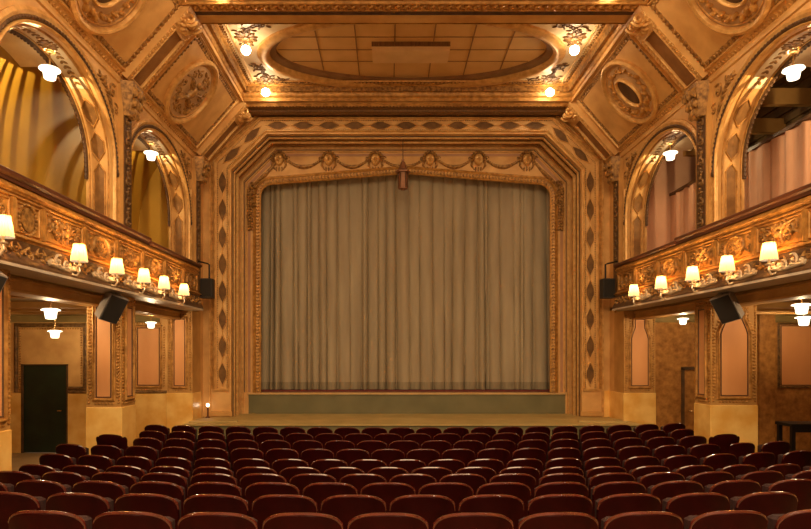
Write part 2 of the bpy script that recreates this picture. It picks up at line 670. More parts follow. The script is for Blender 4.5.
# reveal mouldings: planes at several depths
for Y0, d in ((15.05, .05), (15.3, .08)):
    mold(m, front(Y0), octo(4.40, 6.96, 3.50, 7.86, SZ), [(0.0, 0), (-d, 0), (-d, .07), (0.0, .07)])
m.build('reveal_fillets', GOLDB, pr)
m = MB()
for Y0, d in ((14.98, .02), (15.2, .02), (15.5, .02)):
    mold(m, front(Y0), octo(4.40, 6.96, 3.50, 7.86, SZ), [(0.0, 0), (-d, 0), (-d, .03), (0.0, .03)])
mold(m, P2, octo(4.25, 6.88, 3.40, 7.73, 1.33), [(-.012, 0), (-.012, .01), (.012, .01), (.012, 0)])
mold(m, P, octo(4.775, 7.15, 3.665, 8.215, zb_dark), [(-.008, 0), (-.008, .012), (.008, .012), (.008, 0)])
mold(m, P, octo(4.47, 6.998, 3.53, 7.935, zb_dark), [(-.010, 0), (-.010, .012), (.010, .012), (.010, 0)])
m.build('groove_shade_lines', DKB, pr)  # thin raised dark lines: the shade of grooves put into colour
m = MB()
mold(m, P2, octo(4.13, 6.82, 3.36, 7.6, 1.33), [(-.035, 0), (-.035, .006), (.035, .006), (.035, 0)])
m.build('mauve_band', MAUVE, pr)
# lozenge border
zb = 1.47
inner = octo(4.43, 6.975, 3.515, 7.90, zb)
outer = octo(4.86, 7.20, 3.70, 8.28, zb)
mid = octo(4.63, 7.08, 3.61, 8.09, zb)
m = MB()
for pth, pf in ((octo(4.455, 6.99, 3.525, 7.925, zb), ogee(.05, .06)), (octo(4.80, 7.16, 3.675, 8.24, zb), ogee(.07, .08)), (octo(4.92, 7.22, 3.73, 8.33, SZ), step(.04, .05))):
    mold(m, P, pth, pf)
for s in (-1, 1):
    pbox(m, P, s * 4.43, s * 4.84, zb - .05, zb, 0, .05)
m.build('border_moulding', GOLDB, pr)
m = MB()
for X, zc, xt, zt in ((4.495, 7.01, 3.54, 7.955), (4.735, 7.13, 3.65, 8.195)):
    beads(m, P, octo(X, zc, xt, zt, zb), .045, .03, .035, .02)
m.build('bead_row', MGOLD, pr)
m = MB()
mold(m, P, octo(4.87, 7.2, 3.70, 8.285, zb), [(-.03, 0), (-.03, .01), (.03, .01), (.03, 0)])
m.build('outer_fillet', GOLD, pr)
md, mo = MB(), MB()
def lozenge(a, b, g, L=.50, W=.20):
    c, s_ = cos(g), sin(g)
    def T(x, y):
        return (a + x * c - y * s_, b + x * s_ + y * c)
    hexa = [T(-L / 2, 0), T(-L * .13, -W / 2), T(L * .13, -W / 2), T(L / 2, 0), T(L * .13, W / 2), T(-L * .13, W / 2)]
    poly(md, P, hexa, (), 0, .006)
    mold(mo, P, hexa, rnd(.024, .028), True)
    return T
def run(x0, z0, x1, z1, n, tail=True):
    for i in range(n):
        t = (i + .5) / n
        a, b = x0 + (x1 - x0) * t, z0 + (z1 - z0) * t
        g = atan2(z1 - z0, x1 - x0)
        L = sqrt((x1 - x0) ** 2 + (z1 - z0) ** 2) / n
        lozenge(a, b, g, L * .88)
        for sg in (1, -1):
            if (sg > 0 and i == n - 1) or (sg < 0 and i == 0):
                continue
            e = L / 2
            c, s_ = cos(g), sin(g)
            tube2(mo, P, [(a + sg * (L * .44) * c, b + sg * L * .44 * s_), (a + sg * e * c, b + sg * e * s_)], .012)
run(-3.55, 8.07, 3.55, 8.07, 11)
for s in (-1, 1):
    run(s * 4.62, 7.10, s * 3.62, 8.07, 2)
    run(s * 4.61, 1.50, s * 4.61, 6.98, 8)
md.build('lozenge_inlay', LOZ, pr)
mo.build('lozenge_outline', GOLDB, pr)
# plinth below the border
m = MB()
for s in (-1, 1):
    pbox(m, P, s * 4.36, s * 4.90, SZ + .02, SZ + .14, 0, .05)
    m.build('plinth_skirting', PLD, pr)
    m = MB()

# masks and garland
def mask(m, P, cx, cz, sc=1.0):
    # head
    nu, nv = 24, 18
    vs = []
    for j in range(nv + 1):
        t = pi * j / nv
        for i in range(nu):
            g = 2 * pi * i / nu
            x, z, y = sin(t) * cos(g), cos(t), sin(t) * sin(g)
            ww = .105 * (1 - .18 * (-z if z < 0 else 0))
            hy = y * .09
            # eye sockets, brow, mouth
            if y > .2:
                for ex in (-.38, .38):
                    d = ((x - ex) ** 2 + (z - .12) ** 2)
                    hy -= .05 * math.exp(-d / .03)
                hy += .07 * math.exp(-(x * x / .015 + (z + .12) ** 2 / .05))
                hy -= .04 * math.exp(-(x * x / .06 + (z + .5) ** 2 / .008))
            vs.append(P(cx + x * ww * sc, cz + z * .135 * sc, (hy + .02) * sc))
    fs = []
    for j in range(nv):
        for i in range(nu):
            k = (i + 1) % nu
            fs.append((j * nu + i, j * nu + k, (j + 1) * nu + k, (j + 1) * nu + i))
    m.add(vs, fs)
def mask_hair(m, P, cx, cz, sc=1.0):
    for i in range(11):
        g = pi * (-.08 + 1.16 * i / 10)
        dome(m, P, cx + cos(g) * .135 * sc, cz + .02 * sc + sin(g) * .145 * sc, g, .09 * sc, .07 * sc, .07 * sc, .01, 6)
    for sg in (-1, 1):
        tube2(m, P, [(cx + sg * .13 * sc, cz - .02), (cx + sg * .15 * sc, cz - .12 * sc), (cx + sg * .09 * sc, cz - .22 * sc)], [.03 * sc, .028 * sc, .012 * sc], 1.3, 4)
        scroll(m, P, cx + sg * .18 * sc, cz + .04 * sc, .05 * sc, 0, sg * 1.2, .014 * sc)
    for k in (-.06, 0, .06):
        dome(m, P, cx + k * sc, cz - .2 * sc, pi / 2, .12 * sc, .045 * sc, .04 * sc, 0, 6)

mx = [-3.34, -2.03, -.79, .65, 1.93, 3.21]
MZ = 7.47
for x in mx:
    m = MB(); mask(m, P2, x, MZ, 1.2)
    mk = m.build('mask', GOLDB, pr, True)
    m = MB(); mask_hair(m, P2, x, MZ, 1.2)
    m.build('hair', MGOLD, mk)
def swag(p, q, sag, n=16):
    return [(p[0] + (q[0] - p[0]) * i / n, p[1] + (q[1] - p[1]) * i / n - sag * 4 * (i / n) * (1 - i / n)) for i in range(n + 1)]
def garland(pts):
    m = MB()
    n = len(pts)
    tube2(m, P2, pts, [.022 + .035 * sin(pi * i / (n - 1)) ** 2 for i in range(n)], 1.4, 5)
    leaves(m, P2, pts, .06, .07, .035, .03, 0, base=.02)
    m.build('garland', MGOLD, pr)
for a, b in zip(mx, mx[1:]):
    garland(swag((a + .22, MZ - .02), (b - .22, MZ - .02), .17))
for s in (-1, 1):
    garland(swag((s * 3.40, MZ - .05), (s * 4.10, 6.75), .05))
    m = MB()
    P3 = P2
    leaves(m, P3, [(s * 4.10, 6.75), (s * 4.10, 6.2), (s * 4.08, 5.6)], .075, .12, .08, .06, base=.04)
    for k in range(3):
        scroll(m, P3, s * 4.02, 6.80 - k * .24, .11, 0, s * 1.2, .026, base=.08)
    m.build('corner_drop', MGOLD, pr)
# lantern hanging before the opening's peak
ln = thing('hanging_lantern', 'small six-sided copper lantern hanging before the top centre of the curtain', 'lantern', (-.08, 15.0, 6.55))
m = MB(); lathe(m, (-.08, 15.0, 6.50), [(0, .0), (.035, .0), (.06, .03), (.125, .035), (.125, .06), (.115, .07), (.115, .44), (.13, .46)], 6)
m.build('body', LANT, ln)
m = MB()
for k in range(6):
    t = 2 * pi * k / 6
    tube3(m, [(-.08 + .12 * cos(t), 15.0 + .12 * sin(t), 6.56), (-.08 + .12 * cos(t), 15.0 + .12 * sin(t), 6.96)], .012, 6)
m.build('ribs', DKB, ln)
m = MB(); lathe(m, (-.08, 15.0, 6.94), [(.0, .0), (.19, .0), (.19, .04), (.12, .09), (.08, .20), (.05, .28), (.03, .30), (.04, .34), (.0, .36)], 6)
m.build('hood', LANT, ln)
m = MB(); tube3(m, [(-.08, 15.0, 7.28), (-.08, 15.0, 7.86)], .012, 6)
m.build('rod', DKB, ln)

# ------------------------------------------------------------------ ceiling
OC = (0.03, 12.52)
C = ceil_(Z_CEIL)
m = MB()
poly(m, C, rect(-4.6, 4.6, 10.8, 14.9), [ellipse(*OC, 3.0, 1.38, 72)], -.04, 0)
m.build('ceiling', CREAM, kind='structure')
m = MB()
poly(m, C, rect(-4.6, 4.6, -3.0, 10.8), (), -.04, 0)
m.build('ceiling', PL, kind='structure')
ov = thing('oval_ceiling_recess', 'large oval recess with tan boards and a raised rim in the front ceiling', 'ceiling recess', (OC[0], OC[1], Z_CEIL))
m = MB()
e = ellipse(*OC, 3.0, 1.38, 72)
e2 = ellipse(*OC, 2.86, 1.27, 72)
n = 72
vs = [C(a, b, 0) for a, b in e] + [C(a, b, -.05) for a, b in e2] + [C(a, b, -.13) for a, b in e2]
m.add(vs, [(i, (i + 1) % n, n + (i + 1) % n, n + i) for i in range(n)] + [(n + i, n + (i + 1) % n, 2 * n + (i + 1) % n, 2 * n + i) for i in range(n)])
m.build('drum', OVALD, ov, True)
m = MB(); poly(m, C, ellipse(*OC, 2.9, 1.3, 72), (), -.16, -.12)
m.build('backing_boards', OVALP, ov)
m = MB()
for k in (-1.95, -1.15, -.35, .45, 1.25, 2.05):
    x = OC[0] + k
    hw = 1.27 * sqrt(max(0, 1 - (k / 2.86) ** 2)) - .02
    pbox(m, C, x - .011, x + .011, OC[1] - hw, OC[1] + hw, -.12, -.105)
for k in (-.5, .0, .5):
    hw = 2.86 * sqrt(1 - (k / 1.27) ** 2) - .03
    pbox(m, C, OC[0] - hw, OC[0] + hw, OC[1] + k - .012, OC[1] + k + .012, -.12, -.112)
m.build('board_ribs', RIBP, ov)
m = MB(); pbox(m, C, -.79, .82, 12.22, 12.74, -.12, .06)
m.build('ventilation_box', BOXM, ov)
m = MB(); pbox(m, C, -.80, .83, 12.20, 12.22, -.12, -.03); m.build('box_shadow_strip', WOODP, ov)  # dark strip drawn as the shadow line at the box's near edge
m = MB()
mold(m, C, ellipse(*OC, 3.12, 1.47, 72), [(-.13, 0), (-.13, .05), (-.08, .075), (.02, .085), (.09, .06), (.13, .02), (.13, 0)], True)
m.build('rim', GOLDB, ov, True)
rng = random.Random(11)
# painted scrollwork in the coffer's corners (part of the ceiling recess)
for sx in (-1, 1):
    for sy in (-1, 1):
        m = MB()
        def Q(a, b, h=0, sx=sx, sy=sy):
            return C(sx * a, 12.5 + sy * b, h)
        for a, b, r, g in ((3.28, .95, .16, 0), (2.9, 1.15, .12, 2), (2.5, 1.36, .1, 1), (3.35, .55, .13, 4), (3.0, 1.38, .1, 2), (2.1, 1.43, .07, 2)):
            scroll(m, Q, a, b, r, g, 1.3 * sx, .02)
            for k in range(4):
                t = g + k * 1.6
                dome(m, Q, a + cos(t) * r * 1.2, b + sin(t) * r * 1.2, t, .12, .04, .03)
        tube2(m, Q, [(3.45, .35), (3.3, .6), (3.3, .95), (2.95, 1.2), (2.5, 1.34), (2.0, 1.42), (1.6, 1.44)], [.014] * 7, 1, 4)
        leaves(m, Q, [(3.45, .35), (3.3, .6), (3.3, .95), (2.95, 1.2), (2.5, 1.34), (2.0, 1.42), (1.6, 1.44)], .09, .10, .035, .025, .03)
        m.build('corner_scrollwork', BRZ, ov)
# coffer frames of each bay
ncoff = 0
for y0, y1 in ((-.3, 2.7), (3.4, 6.45), (7.0, 10.02), (10.75, 14.02)):
    for prof, bd, mt, bm_ in (([(0.0, .33), (0.0, .25), (.05, .22), (.07, .14), (.13, .12), (.15, .05), (.2, .03), (.2, 0)], 1, GOLD, None),):
        m = MB()
        pth = rect(-3.95, 3.95, y0, y1)
        mold(m, C, pth, prof, True)
        beads(m, C, rect(-3.90, 3.90, y0 + .08, y1 - .08), .09, .06, .06, .03, closed=True, base=.14)
        o = m.build('trim_%d' % (ncoff + 1), GOLD, kind='structure')
        m = MB()
        mold(m, C, rect(-3.80, 3.80, y0 + .15, y1 - .15), [(-.012, 0), (-.012, .16), (.012, .16), (.012, 0)], True)
        leaves(m, C, rect(-3.685, 3.685, y0 + .27, y1 - .27), .09, .08, .04, .03, 0, closed=True, base=.0)
        m.build('trim_%d' % (ncoff + 3), MGOLD, kind='structure')
        ncoff += 1
        m = MB()
        mold(m, C, rect(-3.58, 3.58, y0 + .34, y1 - .34), rnd(.03, .03), True)
        mold(m, C, rect(-3.74, 3.74, y0 + .24, y1 - .24), step(.03, .02), True)
        m.build('trim_%d' % (ncoff + 2), GOLDB, kind='structure')
        ncoff += 2
# crossbeams
def crossbeam(yc, hw, nm):
    global ncoff
    m = MB()
    z0, z1 = Z_BEAM, Z_CEIL + .02
    box(m, -4.05, 4.05, yc - hw, yc + hw, z0, z1)
    U = ceil_(z0)
    m.build('trim_%d' % (ncoff + 1), PL, kind='structure')
    m = MB()
    for y in (yc - hw + .30, yc - hw + .36):
        mold(m, U, [(-4.02, y), (4.02, y)], ogee(.035, .03))
    m.build('trim_%d' % (ncoff + 2), DKB, kind='structure')
    m = MB()
    for y in (yc - hw - .10,):
        leaves(m, U, [(-4.0, y + .24), (4.0, y + .24)], .15, .15, .07, .06, 0)
    mold(m, U, [(-4.02, yc - hw + .03), (4.02, yc - hw + .03)], rnd(.05, .04))
    mold(m, U, [(-4.02, yc - hw + .25), (4.02, yc - hw + .25)], rnd(.04, .03))
    m.build('trim_%d' % (ncoff + 3), GOLD, kind='structure')
    ncoff += 3
for y in BEAMS:
    crossbeam(y - .17, .33, 'beam')
# the beam against the proscenium
m = MB()
box(m, -4.6, 4.6, 14.1, 14.8, Z_BEAM, Z_CEIL + .02)
m.build('trim_%d' % (ncoff + 1), PLD, kind='structure')
m = MB()
U = ceil_(Z_BEAM)
mold(m, U, [(-4.1, 14.5), (4.1, 14.5)], [(-.22, 0), (-.22, .03), (-.1, .05), (-.1, .09), (.06, .11), (.06, .02), (.2, .02), (.2, .06), (.3, .06), (.3, 0)])
m.build('trim_%d' % (ncoff + 2), WOODP, kind='structure')
m = MB()
mold(m, U, [(-4.1, 14.18), (4.1, 14.18)], ogee(.12, .05))
beads(m, U, [(-4.1, 14.2), (4.1, 14.2)], .08, .055, .05, .03, base=.04)
m.build('trim_%d' % (ncoff + 3), GOLD, kind='structure')
ncoff += 3

# globe lights on the ceiling, each under a rosette
def globe_light(x, y, label, first=None):
    t = thing('ceiling_globe_light', label, 'ceiling light', (x, y, Z_CEIL), group='ceiling globe lights')
    if first:
        for ch in first.children:
            c = ch.copy(); COL.objects.link(c); c.parent = t
        return t
    m = MB()
    Lp = lambda a, b, h=0: Vector((a, b, -h))
    for k in range(10):
        g = 2 * pi * k / 10
        dome(m, Lp, cos(g) * .15, sin(g) * .15, g, .2, .1, .04)
    dome(m, Lp, 0, 0, 0, .2, .2, .07)
    r = m.build('rosette', BRZ, t, origin=(0, 0, 0))
    m = MB(); tube3(m, [(0, 0, -.04), (0, 0, -.19)], .012, 6)
    m.build('stem', BRASS, t, origin=(0, 0, 0))
    m = MB(); lathe(m, (0, 0, -.26), [(0.001, -.09), (.05, -.08), (.085, -.04), (.095, 0), (.085, .04), (.05, .07), (.02, .075)], 12)
    m.build('globe', GLOBE, t, True, origin=(0, 0, 0))
    return t
g0 = None
for x, y, lb in ((-3.3, 11.8, 'white globe lamp under a rosette, left of the oval ceiling recess'),
                 (3.27, 11.8, 'white globe lamp under a rosette, right of the oval ceiling recess'),
                 (-3.3, 13.7, 'white globe lamp in the left ceiling corner nearest the curtain'),
                 (3.3, 13.7, 'white globe lamp in the right ceiling corner nearest the curtain'),
                 (-3.3, 9.93, 'white globe lamp at the top edge, left, before the crossbeam'),
                 (3.3, 9.93, 'white globe lamp at the top edge, right, before the crossbeam')):
    r = globe_light(x, y, lb, g0)
    g0 = g0 or r
# fittings of the nearer bays, above the frame
for i, y in enumerate((8.0, 6.0, 4.0, 2.2)):
    for s in (-1, 1):
        globe_light(s * 3.3, y, 'globe lamp of the nearer %s ceiling, %s bay fitting' % (SIDE[s], ORD[i]), g0)

# ------------------------------------------------------------------ cove panels, ribs, medallions
CB, CT = (5.13, 7.05), (3.93, 8.42)
CL = sqrt((CB[0] - CT[0]) ** 2 + (CT[1] - CB[1]) ** 2)
def cove(s):
    return plane((s * CB[0], 0, CB[1]), (0, 1, 0), (-s * (CB[0] - CT[0]), 0, CT[1] - CB[1]), (-s * (CT[1] - CB[1]), 0, -(CB[0] - CT[0])))
BAYS = [(3.4, 6.45), (7.15, 10.2), (10.9, 13.95)]
BAYN = ['rear', 'middle', 'front']
for s in (-1, 1):
    V = cove(s)
    m = MB()
    poly(m, V, rect(-3.0, 14.8, -.05, CL + .02), (), -.06, 0)
    m.build('ceiling', PL, kind='structure')
    # rails along the foot and head of the cove
    m = MB()
    mold(m, V, [(-3.0, .05), (14.75, .05)], [(-.09, -.03), (-.09, .05), (-.04, .07), (.0, .04), (.03, .03), (.04, 0)])
    mold(m, V, [(-3.0, CL - .04), (14.75, CL - .04)], ogee(.1, .08))
    m.build('trim_%d' % (ncoff + 1), PL, kind='structure')
    m = MB()
    leaves(m, V, [(-3.0, .12), (14.7, .12)], .09, .08, .035, .02)
    m.build('trim_%d' % (ncoff + 2), GOLD, kind='structure')
    ncoff += 2
    for bi, (y0, y1) in enumerate(BAYS):
        if bi == 0:
            continue
        yc = (y0 + y1) / 2
        pn = thing('cove_panel', 'framed ochre cove panel with leaf-carved border, %s %s bay' % (BAYN[bi], SIDE[s]), 'ceiling panel', tuple(V(yc, CL / 2)))
        m = MB()
        mold(m, V, rect(y0 + .06, y1 - .06, .22, CL - .12), ogee(.05, .04), True)
        m.build('frame', GOLDB, pn)
        m = MB()
        leaves(m, V, rect(y0 + .13, y1 - .13, .28, CL - .18), .09, .085, .04, .028, closed=True)
        mold(m, V, rect(y0 + .13, y1 - .13, .28, CL - .18), [(-.04, 0), (-.04, .006), (.04, .006), (.04, 0)], True)
        m.build('leaf_border', MGOLD, pn)
        R = .72
        mc = yc - (.27 if bi == 2 else .02)
        ra, rb = R, R * .96
        oval_hole = (s > 0) or bi == 1
        lb = ('round plaster medallion with a dark tilted oval opening, %s side, %s bay' % (SIDE[s], BAYN[bi])) if oval_hole else \
             'round plaster medallion with a swirling cherub relief, left side near the curtain'
        md_ = thing('medallion', lb, 'medallion', tuple(V(mc, CL / 2 + .03)), group='cove medallions')
        bc = CL / 2 + .01
        m = MB(); poly(m, V, ellipse(mc, bc, ra - .05, rb - .05, 40), (), .002, .012)
        m.build('disc', DISC, md_)
        m = MB()
        mold(m, V, ellipse(mc, bc, ra, rb, 48), [(-.05, 0), (-.05, .06), (0, .09), (.04, .07), (.06, .0)], True)
        mold(m, V, ellipse(mc, bc, ra - .10, rb - .10, 48), rnd(.03, .03), True)
        m.build('ring', GOLDB, md_, True)
        m = MB()
        rng = random.Random(21 + bi + s * 5)
        if oval_hole:
            rot = radians(-38) * s * -1 if s > 0 else radians(38)
            rot = radians(60)
            hole = ellipse(mc, bc, .31, .205, 32, radians(76))
            mh = MB(); poly(mh, V, hole, (), .012, .022)
            mh.build('opening', DKB, md_)
            mh = MB(); mold(mh, V, ellipse(mc, bc, .345, .24, 32, radians(76)), rnd(.06, .07, base=.01), True)
            mh.build('opening_rim', GOLDB, md_, True)
            for k in range(24):
                g = 2 * pi * k / 24
                far = .5 + .5 * cos(g + pi / 2)
                rr = .46 + .05 * (k % 2)
                dome(m, V, mc + cos(g) * rr, bc + sin(g) * rr, g + .8, .10 + .07 * far, .06 + .04 * far, .05 + .04 * far, .01)
            mold(m, V, ellipse(mc, bc, .47, .47, 36), rnd(.06, .03, base=.01), True)
            for k in range(7):
                g = 2 * pi * (k + .3) / 7
                scroll(m, V, mc + cos(g) * .53, bc + sin(g) * .53, .055, g, 1.2, .018, base=.01)
        else:
            # figure: head, torso, limbs, with drapery and scrolls
            for a, b, g, L, W in ((.05, .16, 0, .14, .13), (0, 0, 1.2, .3, .17), (-.12, -.12, .5, .26, .1), (.1, -.16, -.6, .26, .09),
                                  (.17, .06, .3, .24, .07), (-.16, .1, 2.4, .24, .07), (-.22, -.2, 1.0, .2, .07), (.22, -.26, 1.9, .18, .06)):
                dome(m, V, mc + a * 1.25, bc + b * 1.25, g, L * 1.25, W * 1.25, .11, .01, 10)
            for k in range(11):
                g = 2 * pi * k / 11 + .2
                scroll(m, V, mc + cos(g) * .42, bc + sin(g) * .40, .095, g, 1.2 * (1 if k % 2 else -1), .02, base=.01)
                dome(m, V, mc + cos(g + .25) * .50, bc + sin(g + .25) * .47, g + 1.3, .16, .055, .05, .01)
        m.build('relief', MGOLD if not oval_hole else GOLD, md_)
    for yi, y in enumerate((6.70, 10.42, 14.36)):
        hw = .30
        nm = ['rearmost', 'middle', 'front'][yi]
        if yi == 0:
            continue
        rb_ = thing('cove_rib', 'slanting cove rib with sunken brown panel and scroll bracket, %s %s' % (nm, SIDE[s]), 'ceiling rib', tuple(V(y, CL / 2)))
        m = MB()
        poly(m, V, rect(y - hw, y + hw, .14, CL - .02), [rect(y - .19, y + .19, .20, CL - .48)], .0, .13)
        m.build('rib', PL, rb_)
        m = MB()
        poly(m, V, rect(y - .19, y + .19, .20, CL - .48), (), .01, .09)
        m.build('sunken_panel', RIBP, rb_)
        m = MB()
        mold(m, V, rect(y - .19, y + .19, .20, CL - .48), rnd(.03, .02, base=.13), True)
        for e_ in (-1, 1):
            leaves(m, V, [(y + e_ * .25, .2), (y + e_ * .25, CL - .1)], .08, .07, .03, .02, base=.13)
        m.build('rib_moulding', GOLDB, rb_)
        m = MB()
        # scroll bracket under the beam end
        for e_ in (-.12, .12):
            pts = []
            for i in range(26):
                t = i / 25
                g = 1.2 + 9.5 * t
                r_ = .13 * (1 - .8 * t)
                pts.append(V(y + e_, CL - .17 + cos(g) * r_, .17 + sin(g) * r_))
            tube3(m, pts, .03, 6)
        Vb = lambda a, b, h=0, V=V: V(a, b, h + .13)
        for k in range(7):
            g = pi * (1 + k / 6)
            dome(m, Vb, y + cos(g) * .13, CL - .26 + sin(g) * .1, g, .16, .07, .08)
        dome(m, Vb, y, CL - .2, pi / 2, .2, .14, .14)
        m.build('scroll_bracket', GOLDB, rb_)

# ------------------------------------------------------------------ side walls with arches
def arch_path(y0, y1, zb_, grow=0.0, n=28):
    """from the near foot over the crown to the far foot; slightly pointed"""
    c, r = (y0 + y1) / 2, (y1 - y0) / 2 + grow
    zs, rise = 5.45, 1.33 + grow
    pts = [(c - r, zb_)]
    for i in range(n + 1):
        t = pi * i / n
        x = -cos(t)
        pts.append((c + r * x, zs + rise * (abs(sin(t)) ** .92)))
    pts.append((c + r, zb_))
    return pts
AR = [(-.65, 2.45), (3.1, 6.2), (6.88, 9.95), (10.50, 13.70)]
for s in (-1, 1):
    W = side(s, WX)
    m = MB()
    poly(m, W, rect(-3.0, 14.8, 3.42, 7.16), [arch_path(a, b, 3.6) for a, b in AR], -.45, 0)
    m.build('wall_' + SIDE[s], PL, kind='structure')
    for ai, (a, b) in enumerate(AR):
        if ai < 2:
            continue
        nm = ['', '', 'large near', 'front'][ai]
        t = thing('gallery_arch', '%s arch with dark bead edges and lozenge soffit above the %s balcony' % (nm, SIDE[s]), 'arch', (s * WX, (a + b) / 2, 4.3))
        ap = arch_path(a, b, 4.3, .0)
        m = MB()
        mold(m, W, arch_path(a, b, 4.3, .16), [(-.05, 0), (-.05, .03), (0, .05), (.05, .03), (.05, 0)])
        mold(m, W, arch_path(a, b, 4.3, .03), rnd(.05, .05))
        m.build('archivolt', GOLDB, t, True)
        m = MB()
        dk = arch_path(a, b, 5.42, .09)
        mold(m, W, dk, rnd(.07, .045))
        beads(m, W, dk, .075, .055, .045, .03, base=.03)
        for q in (dk[0], dk[-1]):
            dome(m, W, q[0], q[1] - .02, 0, .11, .13, .07)
        m.build('outer_bead_roll', DKB, t)
        # soffit surface: a = arc length along intrados, b = depth into the wall
        pth = arch_path(a, b, 4.3, 0, 48)
        ns = normals2(pth, False)
        acc = [0]
        for p, q in zip(pth, pth[1:]):
            acc.append(acc[-1] + sqrt((q[0] - p[0]) ** 2 + (q[1] - p[1]) ** 2))
        tot = acc[-1]
        def SF(u, v, h=0, pth=pth, ns=ns, acc=acc, s=s):
            u = min(max(u, 0), acc[-1] - 1e-6)
            k = 0
            while acc[k + 1] < u:
                k += 1
            f = (u - acc[k]) / (acc[k + 1] - acc[k])
            p, q = pth[k], pth[k + 1]
            nx = ns[k][0] * (1 - f) + ns[k + 1][0] * f
            ny = ns[k][1] * (1 - f) + ns[k + 1][1] * f
            l = sqrt(nx * nx + ny * ny)
            # left normal of the near-to-far path points up/outward: opening side is the opposite
            return Vector((s * (WX + v), p[0] + (q[0] - p[0]) * f - nx / l * h, p[1] + (q[1] - p[1]) * f - ny / l * h))
        m, m2, m3 = MB(), MB(), MB()
        line = [tot * i / 90 for i in range(91)]
        for v, wd in ((.07, .025), (.385, .025)):
            mold(m, SF, [(u, v) for u in line], rnd(wd, .025))
        leg = 1.15
        halves = {1: MB(), -1: MB()}
        for u0, u1 in ((.1, leg + .1), (tot - leg - .1, tot - .1)):
            tip = 1 if u0 < 1 else -1
            e0, e1 = (u0, u1) if tip > 0 else (u1, u0)
            pan = [(e0, .13), (e1 - tip * .14, .13), (e1, .225), (e1 - tip * .14, .32), (e0, .32)]
            mold(m, SF, pan, rnd(.025, .025), True)
            m2 = halves[tip]
            poly(m2, SF, [(e0, .15), (e1 - tip * .13, .15), (e1 - tip * .03, .225), (e1 - tip * .13, .30), (e0, .30)], (), .0, .004)
        nh = 8
        L = (tot - 2 * leg - .2) / nh
        for i in (0, 1, nh - 2, nh - 1):
            c = leg + .1 + L * (i + .5)
            hx = [(c - L * .42, .225), (c - L * .16, .12), (c + L * .16, .12), (c + L * .42, .225), (c + L * .16, .33), (c - L * .16, .33)]
            dn = []
            for k in range(6):
                p, q = hx[k], hx[(k + 1) % 6]
                dn += [(p[0] + (q[0] - p[0]) * j / 3, p[1] + (q[1] - p[1]) * j / 3) for j in range(3)]
            mold(m, SF, dn, rnd(.025, .025), True)
            m2 = halves[1 if i < nh / 2 else -1]
            vs = [SF(c, .225, .004)] + [SF(u, .225 + (v - .225) * .85, .004) for u, v in dn]
            m2.add(vs, [(0, 1 + k, 1 + (k + 1) % len(dn)) for k in range(len(dn))])
        mc_ = MB()
        ua, ub = leg + .1 + 2.35 * L, tot - (leg + .1 + 2.25 * L)
        cl = [ua + (ub - ua) * i / 24 for i in range(25)]
        hh = [.006] * 25
        vs = [SF(u, v, .012) for u in cl for v in (.10, .36)]
        mc_.add(vs, [(2 * i, 2 * i + 1, 2 * i + 3, 2 * i + 2) for i in range(24)])
        vs = []
        ub2 = [u for u in cl if abs(u - tot / 2) < .62]
        for u in ub2:
            q = SF(u, .455, -.01)
            vs += [q, Vector((s * 6.05, q.y, q.z))]
        mc_.add(vs, [(2 * i, 2 * i + 1, 2 * i + 3, 2 * i + 2) for i in range(len(ub2) - 1)])
        mc_.build('cream_vault', CREAM, t, True)
        ms = MB()
        cu_ = (ua + ub) / 2
        for q in range(12):
            g = 2 * pi * q / 12
            dome(ms, SF, cu_ + cos(g) * .10, .23 + sin(g) * .08, g, .12, .05, .02, .014)
        leaves(ms, SF, [(ua + .05, .23), (ub - .05, .23)], .10, .10, .05, .014, 0, base=.014)
        ms.build('vault_ornament', MGOLD, t)
        m.build('soffit_moulding', GOLD, t)
        for m2 in halves.values():
            m2.build('soffit_inlay', TANI, t)
        WI = side(s, WX + .45)
        us = [u for u in line if .95 < u < tot - .95]
        mold(m3, SF, [(u, .44) for u in us], rnd(.06, .05))
        beads(m3, SF, [(u, .44) for u in us], .08, .055, .05, .03, base=.035)
        m3.build('inner_bead_roll', DKB, t)
        # spandrel scrolls
        for sg, yy in ((-1, a - .0), (1, b + .0)):
            m = MB()
            lo = (yy - sg * .0, 6.15)
            tube2(m, W, [lo, (yy - sg * .02, 6.4), (yy - sg * .10, 6.6), (yy - sg * .26, 6.78), (yy - sg * .5, 6.88)], [.012, .02, .025, .02, .01], 1.3, 5)
            scroll(m, W, yy - sg * .02, 6.76, .13, 1, 1.2 * sg, .022)
            scroll(m, W, yy - sg * .30, 6.86, .07, 1, -1.2 * sg, .016)
            scroll(m, W, yy + sg * .10, 6.50, .10, 2, -1.2 * sg, .018)
            leaves(m, W, [lo, (yy - sg * .02, 6.4), (yy - sg * .10, 6.6), (yy - sg * .26, 6.78), (yy - sg * .5, 6.88)], .08, .13, .045, .03, .03)
            m.build('spandrel_relief', MGOLD, t)

    # pilasters
    for yi, y in enumerate((6.65, 10.28, 14.12)):
        nm = ['near', 'middle', 'far'][yi]
        t = thing('wall_pilaster', '%s %s pilaster with dark carved strip and leafy capital above the balcony' % (nm, SIDE[s]), 'pilaster', (s * WX, y, 4.3))
        m = MB(); pbox(m, W, y - .17, y + .17, 3.7, 6.98, 0, .10)
        m.build('shaft', PLD, t)
        m = MB()
        Wd = side(s, WX - .10)
        pbox(m, Wd, y - .14, y + .14, 3.75, 6.45, 0, .012)
        m.build('dark_strip', DKB, t)
        m = MB()
        vine(m, Wd, [(y, 4.35), (y, 6.45)], .17, .07, .018, base=.012)
        m.build('vine_carving', BRZ, t)
        m = MB()
